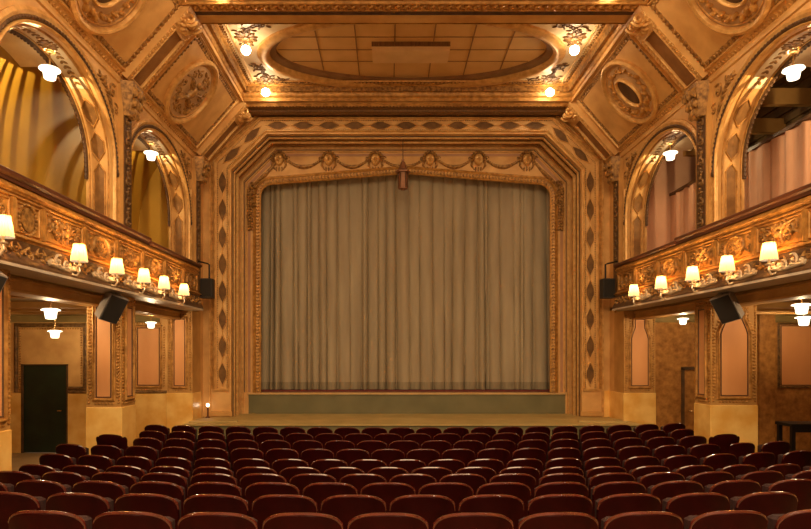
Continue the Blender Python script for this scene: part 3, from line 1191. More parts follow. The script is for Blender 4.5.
        # capital: corbel of leaves, spreading upward
        for (r0, z0_), (r1, z1_) in zip([(.13, 6.45), (.18, 6.6), (.25, 6.85)], [(.18, 6.6), (.25, 6.85), (.26, 7.0)]):
            vs = [Wd(y - r0, z0_, 0), Wd(y + r0, z0_, 0), Wd(y + r0 * .8, z0_, r0 * .75), Wd(y - r0 * .8, z0_, r0 * .75),
                  Wd(y - r1, z1_, 0), Wd(y + r1, z1_, 0), Wd(y + r1 * .8, z1_, r1 * .75), Wd(y - r1 * .8, z1_, r1 * .75)]
            m.add(vs, [(0, 1, 2, 3), (4, 5, 6, 7), (0, 1, 5, 4), (1, 2, 6, 5), (2, 3, 7, 6), (3, 0, 4, 7)])
        for k in range(3):
            for j in (-1, 0, 1):
                Wk = side(s, WX - .10 - .11 - .04 * k)
                dome(m, Wk, y + j * (.08 + .03 * k), 6.52 + .16 * k, pi / 2 + j * .3, .2, .1, .08)
        for j in (-1, 1):
            scroll(m, side(s, WX - .28), y + j * .13, 6.88, .09, 0, 1.3 * j, .026)
        m.build('capital', MGOLD, t)
        # tall flat strips flanking the pilaster
        m = MB()
        for e_ in (-.30, .30):
            mold(m, W, [(y + e_, 4.3), (y + e_, 6.2)], ogee(.06, .035))
        m.build('flanking_fillets', GOLDB, t)

# gallery behind the arches
for s in (-1, 1):
    m = MB()
    x0, x1 = sorted((s * (WX + .45), s * 6.5))
    box(m, x0, x1, -3.0, 14.3, 7.22, 7.30)
    m.build('ceiling', CREAM, kind='structure')
    m = MB()
    for y in (8.55, 12.3, 4.8):
        Lc = ceil_(7.22)
        cx = s * 5.9
        for k in range(10):
            g = 2 * pi * k / 10
            dome(m, Lc, cx + cos(g) * .25, y + sin(g) * .35, g, .28, .1, .03)
        for k in range(8):
            g = 2 * pi * k / 8
            scroll(m, Lc, cx + cos(g) * .42, y + sin(g) * .9, .12, g, 1.2, .018)
    m.build('trim_%d' % (ncoff + 1), BRZ, kind='structure'); ncoff += 1
    if s < 0:
        m = MB()
        prof = [(6.5, 3.4), (6.5, 5.0)] + [(5.56 + .94 * cos(pi / 2 * k / 12), 5.0 + 2.1 * sin(pi / 2 * k / 12)) for k in range(1, 13)]
        vs = [Vector((-x, y, z)) for y in (-3, 14.3) for x, z in prof]
        vs += [Vector((-x - .06, y, z + .02)) for y in (-3, 14.3) for x, z in prof]
        k = len(prof)
        m.add(vs, [(i, i + 1, k + i + 1, k + i) for i in range(k - 1)] + [(2 * k + i, 2 * k + i + 1, 3 * k + i + 1, 3 * k + i) for i in range(k - 1)])
        m.build('wall_left', YWALL, kind='structure', smooth=True)
        m = MB(); box(m, -6.5, -5.55, 14.22, 14.32, 3.4, 7.3); m.build('wall_left', YWALL, kind='structure')
    else:
        dr = thing('gallery_partition', 'pink pleated partition curtain behind the right gallery arches', 'partition', (6.35, 9, 3.4))
        m = MB()
        n = 420
        vs = []
        for i in range(n + 1):
            y = -2.8 + 17.0 * i / n
            x = 6.35 + .02 * sin(y * 18) + .012 * sin(y * 31 + 1)
            vs += [(x, y, 3.45), (x, y, 6.15), (x + .03, y, 3.45), (x + .03, y, 6.15)]
        fs = []
        for i in range(n):
            k = i * 4
            fs += [(k, k + 4, k + 5, k + 1), (k + 2, k + 3, k + 7, k + 6), (k + 1, k + 5, k + 7, k + 3)]
        m.add(vs, fs)
        m.build('pleated_cloth', PINK, dr, True)
        m = MB(); box(m, 6.31, 6.40, -2.8, 14.2, 6.14, 6.2); m.build('top_rail', DKB, dr)
        m = MB(); box(m, 7.9, 8.0, -3, 14.3, 3.4, 8.3)
        for k in range(14):
            box(m, 7.86, 7.9, -3, 14.3, 5.2 + .22 * k, 5.2 + .22 * k + .13)
        m.build('wall_right', SLAT, kind='structure')
        m = MB(); box(m, 5.55, 7.95, 14.22, 14.32, 3.4, 8.3)
        m.build('wall_right', PINK, kind='structure')
        m = MB(); box(m, 6.5, 8.0, -3, 14.3, 8.2, 8.3); m.build('ceiling', SLAT, kind='structure')
        m = MB()
        for k in range(5):
            box(m, 6.5, 7.9, 8.2 + 1.4 * k, 8.32 + 1.4 * k, 7.0, 7.3)
        m.build('trim_%d' % (ncoff + 1), PLD, kind='structure'); ncoff += 1

# ------------------------------------------------------------------ balconies
BX = 4.9
def bal_rail(y):
    return .0
for s in (-1, 1):
    W = side(s, BX)
    bl = thing('balcony', 'long gilded %s balcony front with relief panels under a dark red handrail' % SIDE[s], 'balcony', (s * BX, 7, 3.38))
    m = MB()
    x0, x1 = sorted((s * BX, s * (BX + .22)))
    box(m, x0, x1, -2.5, 13.80, 3.44, 4.37)
    m.build('parapet', GOLD, bl)
    m = MB()
    x0, x1 = sorted((s * (BX + .22), s * 9.65))
    box(m, x0, x1, -2.5, 14.4, 3.36, 3.44)
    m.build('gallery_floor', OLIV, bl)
    m = MB()
    for y0, y1, dz in ((-2.5, 10.9, .05), (10.9, 13.85, 0)):
        Pq = lambda a, b, h=0, s=s: Vector((s * (BX + h), a, b))
        prof = [(.26, 4.36), (-.04, 4.36), (-.07, 4.38), (-.075, 4.42), (-.05, 4.44), (.24, 4.44), (.28, 4.41), (.26, 4.36)]
        vs = [Pq(y, z + dz, h) for y in (y0, y1) for h, z in prof]
        k = len(prof)
        m.add(vs, [(i, i + 1, k + i + 1, k + i) for i in range(k - 1)] + [tuple(range(k - 1)), tuple(range(k, 2 * k - 1))])
        if dz:
            box(m, *sorted((s * (BX - .03), s * (BX + .24))), y0, y1, 4.36, 4.42)
    m.build('handrail', RAILM, bl)
    m = MB()
    mold(m, W, [(-2.5, 4.30), (13.80, 4.30)], ogee(.10, .05))
    mold(m, W, [(-2.5, 4.21), (13.80, 4.21)], rnd(.03, .03))
    mold(m, W, [(-2.5, 3.74), (13.80, 3.74)], ogee(.08, .08))
    m.build('parapet_moulding', GOLD, bl)
    # frieze
    m = MB()
    prof = [(0, 3.70), (.05, 3.69), (.03, 3.62), (.05, 3.54), (.10, 3.47), (.12, 3.42), (.12, 3.39), (0, 3.39)]
    k = len(prof)
    vs = [W(y, z, h) for y in (-2.5, 13.80) for h, z in prof]
    m.add(vs, [(i, i + 1, k + i + 1, k + i) for i in range(k - 1)] + [tuple(range(k)), tuple(range(k, 2 * k))])
    m.build('frieze', DKB, bl)
    m = MB()
    Wf = plane((s * (BX - .045), 0, 3.56), (0, 1, 0), (s * .06, 0, .2), (-s, 0, .25))
    vine(m, Wf, [(4.0, 0), (13.75, 0)], .26, .10, .022, base=.0)
    m.build('frieze_foliage', MGOLD, bl)
    m = MB()
    box(m, *sorted((s * (BX - .12), s * (BX + .34))), -2.5, 13.80, 3.355, 3.39)
    m.build('soffit_strip', SOFS, bl)
    # relief panels
    PB = [(5.3, 6.35, 'a'), (6.35, 6.95, 'n'), (6.95, 7.55, 'o'), (7.55, 8.6, 'a'), (8.6, 9.62, 'b'), (9.62, 10.66, 'a'), (10.66, 11.7, 'b'), (11.7, 12.75, 'a'), (12.75, 13.72, 'b')]
    for i, (a, b, kd) in enumerate(PB):
        c, hw = (a + b) / 2, (b - a) / 2
        rng = random.Random(i)
        m = MB()
        pbox(m, W, a - .03, a + .03, 3.78, 4.19, 0, .045)
        mold(m, W, rect(a + .08, b - .06, 3.81, 4.16), rnd(.025, .025), True)
        rp = m.build('relief_panel', GOLD, bl)
        m = MB()
        if kd == 'o':
            poly(m, W, ellipse(c, 3.985, .13, .145, 24), (), .0, .02)
            beads(m, W, ellipse(c, 3.985, .18, .185, 30), .05, .06, .045, .035, closed=True, tilt=.6)
        elif kd == 'n':
            acanthus(m, W, c, 3.985, .4, .34, rng, .6, th=.014)
        elif kd == 'a':
            acanthus(m, W, c, 3.985, .86, .36, rng, 1.3, H=1.8, th=.024)
        else:
            mold(m, W, ellipse(c, 3.985, .24, .16, 28), rnd(.04, .04), True)
            acanthus(m, W, c, 3.985, .42, .28, rng, .6, th=.014)
            for sg in (-1, 1):
                scroll(m, W, c + sg * .36, 3.93, .08, 0, 1.2 * sg, .018)
                scroll(m, W, c + sg * .35, 4.07, .06, 0, -1.2 * sg, .015)
        m.build('relief', MGOLD, rp)
    # beam under the balcony on the pillar line
    m = MB()
    box(m, *sorted((s * (BX + .46), s * (BX + .80))), -2.5, 14.6, 3.16, 3.36)
    Wb = side(s, BX + .46)
    mold(m, Wb, [(-2.5, 3.32), (14.2, 3.32)], ogee(.06, .04))
    mold(m, Wb, [(-2.5, 3.18), (14.2, 3.18)], ogee(.05, .04))
    m.build('trim_%d' % (ncoff + 1), PLD, kind='structure')
    m = MB()
    for y in (7.6, 8.5, 9.4, 11.5, 12.4, 13.3):
        box(m, *sorted((s * (BX + .78), s * 9.6)), y, y + .14, 3.24, 3.36)
    m.build('trim_%d' % (ncoff + 2), PLD, kind='structure')
    ncoff += 2

# ------------------------------------------------------------------ lower pillars and end walls
DZ = 1.42
def frame_part(P, a0, a1, b0, b1, par, vase=False, bead=True):
    """raised picture-rail frame with a silk panel inside"""
    if vase:
        w_, h_ = a1 - a0, b1 - b0
        nk = w_ * .18
        pth = [(a0, b0), (a1, b0), (a1, b1 - h_ * .30), (a1 - nk * .3, b1 - h_ * .24), (a1 - nk, b1 - h_ * .14), (a1 - nk, b1), (a0 + nk, b1), (a0 + nk, b1 - h_ * .14), (a0 + nk * .3, b1 - h_ * .24), (a0, b1 - h_ * .30)]
    else:
        pth = rect(a0, a1, b0, b1)
    m = MB(); poly(m, P, pth, (), .002, .012); m.build('silk_panel', SAL, par)
    m = MB(); mold(m, P, pth, ogee(.06, .05), True); m.build('panel_frame', GOLD if bead else BRZ, par)
    pk = [(a * 1.0, b) for a, b in pth]
    m = MB(); mold(m, P, pk, shift(rnd(.022, .03), .045), True); m.build('inner_fillet', DKB, par)
    if bead:
        m = MB(); beads(m, P, pth, .06, .045, .05, .03, off=-.065, closed=True); m.build('bead_edging', GOLD, par)

for s in (-1, 1):
    wd = .60 if s < 0 else .83
    for pi_, (y0, y1) in enumerate(((6.6, 7.2), (10.2, 10.75), (13.9, 14.5))):
        nm = ['near', 'middle', 'far'][pi_]
        if pi_ == 0 and s > 0:
            pass
        t = thing('balcony_pillar', '%s %s pillar under the balcony, silk panels above a honey marble base' % (nm, SIDE[s]), 'pillar', (s * (5.07 + wd / 2), y0, 0))
        xi = 5.07
        if s > 0 and pi_ < 2:
            xi, y0, y1 = 5.34, y0 + .4, y1 + .4
        if s > 0 and pi_ == 2:
            xi = 5.10
        xa, xb = sorted((s * xi, s * (xi + (wd if pi_ < 2 else min(wd, .74)))))
        m = MB(); box(m, xa, xb, y0, y1, DZ, 3.355); m.build('shaft', PLD, t)
        m = MB(); bbox(m, xa - .015, xb + .015, y0 - .015, y1 + .015, 0.001, DZ, .01)
        m.build('marble_base', MARB, t)
        frame_part(front(y0), xa + .13, xb - .13, DZ + .13, 3.20, t, vase=(s > 0))
        if pi_ < 2:
            frame_part(side(s, xi), y0 + .12, y1 - .12, DZ + .13, 3.20, t)
        m = MB()
        for xx in (xa + .04, xb - .04):
            beads(m, front(y0), [(xx, DZ + .05), (xx, 3.33)], .055, .045, .04, .03)
        if pi_ < 2:
            beads(m, side(s, xi), [(y0 + .04, DZ + .05), (y0 + .04, 3.33)], .055, .045, .04, .03)
            beads(m, side(s, xi), [(y1 - .04, DZ + .05), (y1 - .04, 3.33)], .055, .045, .04, .03)
        m.build('corner_beading', GOLD, t)

# wall strip between the far pillars and the stage frame
for s in (-1, 1):
    m = MB()
    box(m, *sorted((s * 5.1, s * 5.6)), 14.5, 14.8, 0.002, 3.5)
    m.build('wall_' + SIDE[s], PL, kind='structure')

m = MB()
box(m, 5.085, 5.10, 14.5, 14.785, .002, DZ)
box(m, 4.955, 5.10, 14.775, 14.80, SZ + .003, DZ)
m.build('baseboard_right', MARB, kind='structure')

# left end wall and its green door
YE = 13.95
E = front(YE)
m = MB()
poly(m, E, [(-9.7, 0), (-9.12, 0), (-9.12, 2.10), (-8.02, 2.10), (-8.02, 0), (-5.6, 0), (-5.6, 3.36), (-9.7, 3.36)], (), -.2, 0)
m.build('wall_left_end', PL, kind='structure')
m = MB()
poly(m, E, [(-8.02, .002), (-5.68, .002), (-5.68, DZ), (-8.02, DZ)], (), 0.001, .02)
poly(m, E, [(-9.6, .002), (-9.12, .002), (-9.12, DZ), (-9.6, DZ)], (), 0.001, .02)
m.build('baseboard_left', MARB, kind='structure')
for a0, a1 in ((-9.22, -7.5), (-7.2, -6.62), (-6.42, -5.82)):
    wp = thing('wall_panel', {-9.22: 'wide ochre wall panel above the green door', -7.2: 'narrow silk wall panel right of the green door', -6.42: 'narrow salmon wall panel between the left pillars'}[a0], 'wall panel', (a0, YE, 1.5))
    frame_part(E, a0, a1, DZ + .14 if a0 > -8 else 2.22, 3.0, wp) if a0 > -8 else None
    if a0 < -8:
        m = MB(); mold(m, E, [(-9.25, DZ + .02), (-9.25, 3.02), (-7.62, 3.02), (-7.62, DZ + .10), (-8.02, DZ + .10)], ogee(.1, .05)); m.build('panel_frame', BRZ, wp)
        m = MB(); beads(m, E, [(-9.16, DZ), (-9.16, 2.94), (-7.71, 2.94), (-7.71, DZ + .2)], .06, .045, .05, .03); m.build('bead_edging', GOLD, wp)
m = MB(); mold(m, E, [(-8.0, DZ + .02), (-5.68, DZ + .02)], ogee(.08, .05))
m.build('trim_%d' % (ncoff + 1), BRZ, kind='structure'); ncoff += 1
m = MB(); bbox(m, -9.085, -8.055, YE + .02, YE + .07, .01, 2.075, .004)
d1 = m.build('door_1', GRN, kind='structure')
m = MB()
for a0, a1, b0, b1 in ((-9.12, -9.085, .003, 2.10), (-8.055, -8.02, .003, 2.10), (-9.12, -8.02, 2.075, 2.10)):
    pbox(m, E, a0, a1, b0, b1, -.15, .03)
m.build('door_frame', DKB, d1)
m = MB(); tube3(m, [(-8.16, YE + .02, 1.0), (-8.16, YE - .04, 1.0), (-8.26, YE - .04, 1.0)], .011, 6)
m.build('door_handle', BRASS, d1)
# right end wall
m = MB()
poly(m, E, [(5.6, 0), (6.50, 0), (6.50, 2.0), (7.5, 2.0), (7.5, 0), (9.7, 0), (9.7, 3.36), (5.6, 3.36)], (), -.2, 0)
m.build('wall_right_end', MARD, kind='structure')
m = MB(); bbox(m, 6.54, 7.46, YE + .02, YE + .07, .01, 1.97, .004)
d2 = m.build('door_2', MARD, kind='structure')
m = MB()
for a0, a1, b0, b1 in ((6.47, 6.54, .003, 2.0), (7.46, 7.53, .003, 2.0), (6.47, 7.53, 1.97, 2.04)):
    pbox(m, E, a0, a1, b0, b1, -.15, .03)
m.build('door_frame', DKB, d2)
m = MB(); tube3(m, [(6.64, YE + .02, 1.0), (6.64, YE - .04, 1.0), (6.74, YE - .04, 1.0)], .011, 6)
m.build('door_handle', BRASS, d2)
m = MB()
pbox(m, E, 8.25, 8.62, .003, 3.36, 0, .12)
pbox(m, E, 7.95, 8.02, .003, 3.36, 0, .06)
m.build('trim_%d' % (ncoff + 1), MARD, kind='structure'); ncoff += 1
wp = thing('wall_panel', 'pink silk wall panel on the far right end wall behind the lamps', 'wall panel', (9.2, YE, 1.5))
frame_part(E, 8.78, 9.62, DZ + .14, 3.05, wp, bead=False)
# dark frieze along the head of both end walls
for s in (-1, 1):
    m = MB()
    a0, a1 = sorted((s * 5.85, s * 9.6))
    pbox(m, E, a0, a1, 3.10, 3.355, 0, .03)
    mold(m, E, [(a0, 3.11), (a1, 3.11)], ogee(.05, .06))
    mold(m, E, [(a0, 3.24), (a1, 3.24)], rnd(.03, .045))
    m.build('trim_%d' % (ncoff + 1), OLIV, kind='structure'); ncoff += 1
# outer side walls
for s in (-1, 1):
    m = MB(); box(m, *sorted((s * 9.65, s * 9.75)), -3, 14.2, 0, 3.44)
    m.build('wall_' + SIDE[s], PLD if s < 0 else MARD, kind='structure')

# ------------------------------------------------------------------ wall lamps on the balconies
def sconce(s, y, label, first=None):
    zl = 3.57 - (y - 8) * .012
    t = thing('balcony_wall_lamp', label, 'wall lamp', (s * BX, y, zl), group='balcony wall lamps')
    if s > 0:
        t.rotation_euler = (0, 0, pi)
    if first:
        for ch in first.children:
            c = ch.copy(); COL.objects.link(c); c.parent = t
    else:
        O = (0, 0, 0)
        m = MB(); Lq = lambda a, b, h=0: Vector((h, a, b))
        poly(m, Lq, ellipse(0, -.07, .05, .08, 16), (), .05, .075)
        for sg in (-1, 1):
            scroll(m, Lq, sg * .07, -.12, .05, 0, sg * 1.2, .014, base=.07)
        m.build('back_plate', SILV, t, origin=O)
        m = MB()
        tube3(m, [(.06, 0, -.05), (.11, 0, -.14), (.17, 0, -.15), (.21, 0, -.09), (.20, 0, -.02), (.20, 0, .06)], [.018, .017, .016, .015, .014, .014], 8)
        lathe(m, (.20, 0, -.03), [(.0, -.01), (.045, 0), (.05, .015), (.02, .025)], 12)
        m.build('arm', SILV, t, origin=O)
        m = MB(); tube3(m, [(.20, 0, .0), (.20, 0, .10)], .016, 8); m.build('candle_sleeve', CREAM, t, origin=O)
        m = MB(); lathe(m, (.20, 0, .03), [(.108, .01), (.100, .07), (.088, .15), (.074, .23), (.072, .245)], 40, ripple=.035)
        m.build('shade', SHADE, t, True, origin=O)
        m = MB(); lathe(m, (.20, 0, .10), [(.0, 0), (.012, .0), (.018, .02), (.012, .05), (.0, .065)], 8)
        m.build('bulb', SPOT, t, True, origin=O)
    lamp('balcony_lamp_light', (s * (BX - .20), y, zl + .2), 16, .035, (1, .56, .20))
    # foliate scroll cresting next to the lamp on the frieze
    return t
SC = [(-1, 6.5, 'cream pleated wall lamp at the left picture edge on the left balcony'),
      (-1, 8.1, 'cream pleated wall lamp, second from the left picture edge, left balcony'),
      (-1, 9.23, 'cream pleated wall lamp, third from the left picture edge, left balcony'),
      (-1, 10.25, 'cream pleated wall lamp on the left balcony, third from the curtain end'),
      (-1, 11.17, 'cream pleated wall lamp on the left balcony, second from the curtain end'),
      (-1, 12.26, 'cream pleated wall lamp on the left balcony, nearest the curtain'),
      (1, 7.99, 'cream pleated wall lamp on the right balcony, nearest the right picture edge'),
      (1, 8.98, 'cream pleated wall lamp on the right balcony, second from the right edge'),
      (1, 10.0, 'cream pleated wall lamp, middle one of five on the right balcony'),
      (1, 11.15, 'cream pleated wall lamp on the right balcony, second from the curtain end'),
      (1, 12.38, 'cream pleated wall lamp on the right balcony, nearest the curtain')]
s0 = None
sil = {}
for s, y, lb in SC:
    r = sconce(s, y, lb, s0)
    s0 = s0 or r
    # silvered scroll cluster under each lamp
    Wf = side(s, BX - .10)
    m = MB()
    for k, (dy, dz, rr) in enumerate(((-.14, -.06, .095), (-.34, -.04, .085), (.05, -.08, .06), (-.50, -.07, .06))):
        scroll(m, Wf, y + dy, 3.60 + dz, rr, k, 1.3 * (1 if k % 2 else -1), .02)
        dome(m, Wf, y + dy, 3.52 + dz * .4, 0, .14, .05, .04)
    tube2(m, Wf, [(y - .55, 3.50), (y - .2, 3.47), (y + .12, 3.50)], .03, 1, 5)
    tag(m.build('scroll_ornament', SILV, origin=(s * (BX - .1), y, 3.56)), 'silvered scroll ornament under the ' + lb.replace('cream pleated ', ''), 'ornament', 'silvered scrolls on the balcony fronts')
for o in list(COL.objects):
    if o.get('category') == 'ornament':
        o['label'] = ' '.join(o['label'].split()[:16])

# ------------------------------------------------------------------ pendant lights
def pendant(x, y, z, ztop, sc, label, first=None, power=40):
    low = z < 4
    t = thing('pendant_lamp', label, 'pendant lamp', (x, y, z), group='glass pendant lamps')
    t.scale = (sc, sc, sc)
    O = (0, 0, 0)
    if first:
        for ch in first.children:
            if ch.name.startswith('stem'):
                continue
            c = ch.copy(); COL.objects.link(c); c.parent = t
    else:
        m = MB(); lathe(m, O, [(.02, .075), (.10, .07), (.14, .055), (.145, .04), (.09, .03)], 20)
        m.build('glass_crown', GLASS, t, True, origin=O)
        m = MB()
        for k in range(28):
            g = 2 * pi * k / 28
            r0, r1 = .085, .065
            for (ra, za), (rb, zb_) in (((r0, .035), (r1, -.09)),):
                wv = .0038
                tx, ty = -sin(g) * wv, cos(g) * wv
                m.add([(cos(g) * ra + tx, sin(g) * ra + ty, za), (cos(g) * ra - tx, sin(g) * ra - ty, za),
                       (cos(g) * rb - tx * .8, sin(g) * rb - ty * .8, zb_), (cos(g) * rb + tx * .8, sin(g) * rb + ty * .8, zb_),
                       (cos(g) * (ra + .012), sin(g) * (ra + .012), za), (cos(g) * (rb + .012), sin(g) * (rb + .012), zb_)],
                      [(0, 1, 2, 3), (0, 4, 5, 3), (1, 4, 5, 2), (0, 1, 4), (3, 2, 5)])
        m.build('glass_drops', GLASS, t, origin=O)
        m = MB(); lathe(m, O, [(.07, -.085), (.07, -.095), (.045, -.10), (.04, -.09)], 16)
        m.build('bottom_ring', GLASS, t, True, origin=O)
    m = MB()
    tube3(m, [(0, 0, .09), (0, 0, (ztop - z) / sc - .005)], .012, 6)
    lathe(m, (0, 0, (ztop - z) / sc - .03), [(.012, 0), (.05, .01), (.06, .025)], 12)
    m.build('stem', BRASS, t, origin=O)
    lamp('pendant_light', (x, y, z - .01 * sc), power, .02 if low else .0015, (1, .74, .40))
    return t
p0 = pendant(-5.39, 8.6, 6.44, 6.75, 1.0, 'bright glass pendant lamp in the large near arch, upper left', None, 50)
pendant(5.45, 8.6, 6.44, 6.75, 1.0, 'bright glass pendant lamp in the large near arch, upper right', p0, 50)
pendant(-5.42, 12.35, 6.50, 6.75, 1.0, 'bright glass pendant lamp in the left arch nearest the curtain', p0, 40)
pendant(5.45, 12.35, 6.50, 6.75, 1.0, 'bright glass pendant lamp in the right arch nearest the curtain', p0, 40)
pendant(-5.89, 9.5, 3.0, 3.36, 1.0, 'nearer and upper of two glass lamps above the green door', p0, 38)
pendant(-7.63, 12.7, 2.78, 3.36, 1.0, 'farther and lower of two glass lamps above the green door', p0, 38)
pendant(-5.52, 12.6, 2.97, 3.36, .8, 'small starry glass lamp under the left balcony between the pillars', p0, 38)
pendant(5.84, 12.6, 3.05, 3.36, .8, 'small glass lamp under the right balcony between the pillars', p0, 38)
pendant(6.2, 9.5, 3.08, 3.36, 1.0, 'upper of two glass lamps at the right picture edge under the balcony', p0, 38)
pendant(8.42, 12.6, 3.06, 3.36, 1.15, 'lower of two glass lamps at the right picture edge under the balcony', p0, 38)

# ------------------------------------------------------------------ loudspeakers
def wedge_speaker(s, xx, y, z, label, k=1.0):
    t = thing('loudspeaker', label, 'loudspeaker', (s * xx, y, z))
    M = Matrix.Translation((s * xx, y, z)) @ Matrix.Rotation(s * radians(-50), 4, 'Z') @ Matrix.Rotation(radians(24), 4, 'X') @ Matrix.Rotation(s * radians(-16), 4, 'Y')
    def Pm(x, yy, zz):
        return M @ Vector((x * k, yy * k, zz * k))
    def pb(x0, x1, y0, y1, z0, z1, nm, mt, tp=1.0):
        m = MB()
        vs = [Pm(x, yy, zz) for zz in (z0, z1) for x, yy in ((x0, y0), (x1, y0), (x1 * tp, y1), (x0 * tp, y1))]
        m.add(vs, [(0, 3, 2, 1), (4, 5, 6, 7), (0, 1, 5, 4), (1, 2, 6, 5), (2, 3, 7, 6), (3, 0, 4, 7)])
        return m.build(nm, mt, t)
    pb(-.16, .16, -.12, .14, -.23, .23, 'case', GREY, .75)
    pb(-.145, .145, -.14, -.12, -.215, .215, 'grille', BLK)
    m = MB()
    tube3(m, [Pm(0, .0, .22), (s * xx, y, 3.355)], .018, 6)
    m.build('bracket', IRON, t)
wedge_speaker(-1, 5.04, 9.75, 3.12, 'black and grey loudspeaker tilted below the left balcony at the middle pillar')
wedge_speaker(1, 5.13, 9.70, 3.12, 'black and grey loudspeaker tilted below the right balcony at the middle pillar')
wedge_speaker(-1, 4.94, 6.55, 3.10, 'black loudspeaker cut by the left picture edge below the balcony', .85)
for s in (-1, 1):
    t = thing('side_loudspeaker', 'small black box loudspeaker hanging at the curtain end of the %s balcony' % SIDE[s], 'loudspeaker', (s * 4.74, 14.0, 3.9))
    m = MB(); bbox(m, s * 4.74 - .14, s * 4.74 + .14, 13.86, 14.12, 3.66, 4.12, .012); m.build('case', BLK, t)
    m = MB(); pbox(m, front(13.858), s * 4.74 - .12, s * 4.74 + .12, 3.69, 4.09, 0, .008); m.build('grille', IRON, t)
    m = MB(); tube3(m, [(s * 4.86, 13.7, 4.49), (s * 4.74, 13.95, 4.48), (s * 4.70, 14.0, 4.46), (s * 4.70, 14.0, 4.12)], .02, 6); m.build('bracket', IRON, t)

# small lamp at the left foot of the stage frame
t = thing('stage_lamp', 'tiny lit lamp on a short post at the left rear of the stage', 'lamp', (-4.92, 14.6, SZ))
m = MB(); lathe(m, (-4.92, 14.6, SZ + .001), [(0, 0), (.06, 0), (.05, .02), (.02, .04), (.018, .26), (0, .27)], 10); m.build('post', RAILM, t)
m = MB(); lathe(m, (-4.92, 14.6, SZ + .27), [(0, 0), (.03, .01), (.042, .04), (.03, .075), (0, .085)], 10); m.build('bulb', SPOT, t, True)

# high table on the right
t = thing('high_table', 'dark narrow table standing by the right edge beyond the seats', 'table', (8.1, 11.5, 0))
m = MB(); bbox(m, 7.34, 8.9, 11.4, 11.9, .93, .985, .008); m.build('tabletop', IRON, t)
for x in (7.40, 8.84):
    for y in (11.46, 11.84):
        m = MB(); box(m, x - .035, x + .035, y - .035, y + .035, .002, .93); m.build('leg', IRON, t)
m = MB(); box(m, 7.42, 8.82, 11.43, 11.46, .82, .93); m.build('apron', IRON, t)

# ------------------------------------------------------------------ seats
SW = .255
def back_outline(kind, n=20, shrink=0.0):
    w_ = SW - shrink
    pts = []
    top = (.855 if kind == 'std' else 1.0) - shrink
    if kind == 'std':
        for i in range(n + 1):
            t = pi * i / n
            c, s_ = cos(t), sin(t)
            pts.append((w_ * (1 if c > 0 else -1) * abs(c) ** .78, .725 + (top - .725) * abs(s_) ** .80))
    else:
        n = 48
        for i in range(n + 1):
            t = pi * i / n
            c, s_ = cos(t), sin(t)
            u = abs(c)
            z = .82 + (top - .82) * abs(s_) ** .55 + .022 * math.exp(-((u - .93) / .06) ** 2) - .022 * math.exp(-((u - .80) / .06) ** 2)
            pts.append(((w_ + .012 * math.exp(-((u - .95) / .05) ** 2)) * (1 if c > 0 else -1) * abs(c) ** .9, z))
    pts = [(w_, .40)] + pts + [(-w_, .40)]
    return pts
def bend(x, z, d):
    """back surface point: curved around the sitter and leaning backwards; d = offset towards the audience (-y)"""
    return Vector((x, .9 * x * x - (z - .45) * .20 - d + .0, z))
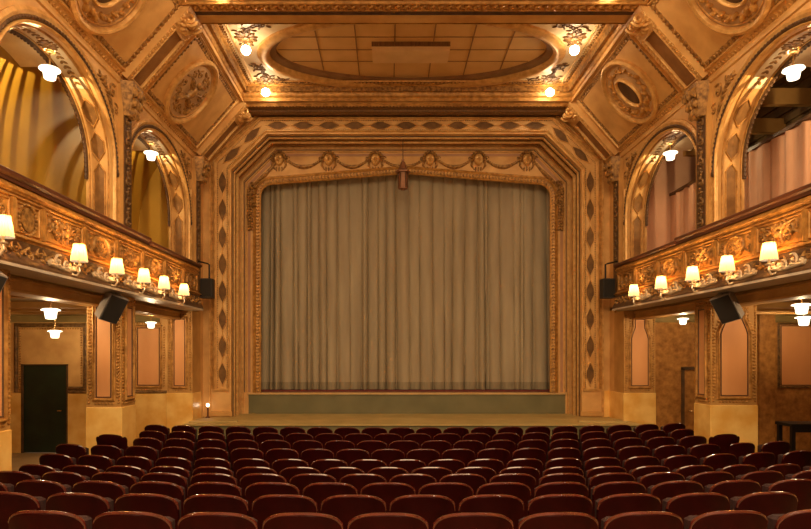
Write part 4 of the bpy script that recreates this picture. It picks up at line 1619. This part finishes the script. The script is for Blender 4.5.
def make_seat(kind, T):
    ou = back_outline(kind)
    # shell: front/back skins from horizontal strips
    m = MB()
    n = len(ou)
    half = n // 2
    for d, flip in ((.020, 0), (-.020, 1)):
        cols = 10
        vs, fs = [], []
        rows = []
        for i in range(half + 1):
            xr, zr = ou[i]
            xl, zl = ou[n - 1 - i]
            rows.append([bend(xl + (xr - xl) * k / cols, zr + (zl - zr) * k / cols, d + .006 * (1 - (2 * k / cols - 1) ** 2)) for k in range(cols + 1)])
        for r in rows:
            vs += r
        for i in range(len(rows) - 1):
            for k in range(cols):
                a = i * (cols + 1) + k
                fs.append((a, a + 1, a + cols + 2, a + cols + 1))
        m.add(vs, fs)
    # side/bottom closure
    vs = [bend(x, z, .020) for x, z in ou] + [bend(x, z, -.020) for x, z in ou]
    m.add(vs, [(i, (i + 1) % n, n + (i + 1) % n, n + i) for i in range(n)])
    o = [m.build('backrest', LEA, T, True, origin=(0, 0, 0))]
    m = MB()
    rimp = ou[0:1] + ou[1:-1] + ou[-1:]
    rp = [p for p in ou if p[1] > .52]
    tube3(m, [bend(x, z, 0) for x, z in rp], [.010] * 2 + [.0165] * (len(rp) - 4) + [.010] * 2, 8)
    o.append(m.build('top_rim', RIM if kind == 'std' else LEA, T, True, origin=(0, 0, 0)))
    m = MB()
    bbox(m, -.225, .225, .07, .16, .42, .78, .02)
    o.append(m.build('seat_cushion', FAB, T, origin=(0, 0, 0)))
    for sg in (-1, 1):
        m = MB()
        tube3(m, [(sg * .252, .02, .53), (sg * .252, .14, .55), (sg * .252, .26, .54), (sg * .252, .29, .51)], [.014, .017, .017, .012], 6)
        o.append(m.build('armrest', DRK, T, True, origin=(0, 0, 0)))
        m = MB()
        box(m, sg * .252 - .012, sg * .252 + .012, .10, .26, .001, .54)
        o.append(m.build('leg', IRON, T, origin=(0, 0, 0)))
    return o

p = .55
D0 = [11.84 - .9 * i for i in range(10)]
KL = [-9, -8.5, -8, -9.5, -9, -8.5, -8, -7.5, -6.5, -5]
KR = [11, 10.5, 10, 11.5, 11, 10.5, 9, 7.5, 6.5, 6]
ROWN = ['row nearest the stage', 'second row from the stage', 'third row from the stage', 'fourth row from the stage', 'fifth row from the stage',
        'fifth row from the bottom edge', 'fourth row from the bottom edge', 'third row from the bottom edge', 'second row from the bottom edge', 'bottom row of the picture']
proto = {}
def place_seat(kind, x, y, rz, label, group):
    t = thing('theatre_seat' if kind == 'std' else 'end_seat', label, 'seat', (x, y, floor_z(y)), rz, group)
    if kind in proto:
        for ch in proto[kind]:
            c = ch.copy(); COL.objects.link(c); c.parent = t
    else:
        proto[kind] = make_seat(kind, t)
    return t
def seat_pos(D, sx):
    x = sx
    for _ in range(4):
        y = D + x * x / 52
        x = sx * y / D
    return x, y
for i, D in enumerate(D0):
    par = 0.0 if i % 2 == 0 else .5       # joints at whole or half pitches
    k0 = KL[i]
    ks = []
    k = math.floor(KL[i]) + par
    if k < KL[i] - .01:
        k += 1
    while k + 1 <= KR[i] + .01:
        ks.append(k + .5)
        k += 1
    vis = []
    for kc in ks:
        x, y = seat_pos(D, kc * p)
        ys_ = y
        zt = floor_z(y) + .87
        xl = 388 + (x - .25) * F / y
        xr = 388 + (x + .25) * F / y
        yt = 354 + (EYE - zt) * F / y
        if xr < -2 or xl > 813 or yt > 531:
            continue
        vis.append((kc, x, y))
    for n_, (kc, x, y) in enumerate(vis):
        lb = 'dark burgundy seat in the %s, %s from the left' % (ROWN[i], ORD[n_])
        kind = 'std'
        rz = x / 45.0
        place_seat(kind, x + CX, y + .075, rz, lb, 'burgundy theatre seats')
for x, y, lb in ((-5.06, 9.86, 'dark end seat with wavy top against the left middle pillar'), (5.16, 9.9, 'dark end seat with wavy top against the right middle pillar')):
    place_seat('end', x, y, x / 45, lb, 'wavy-topped end seats')
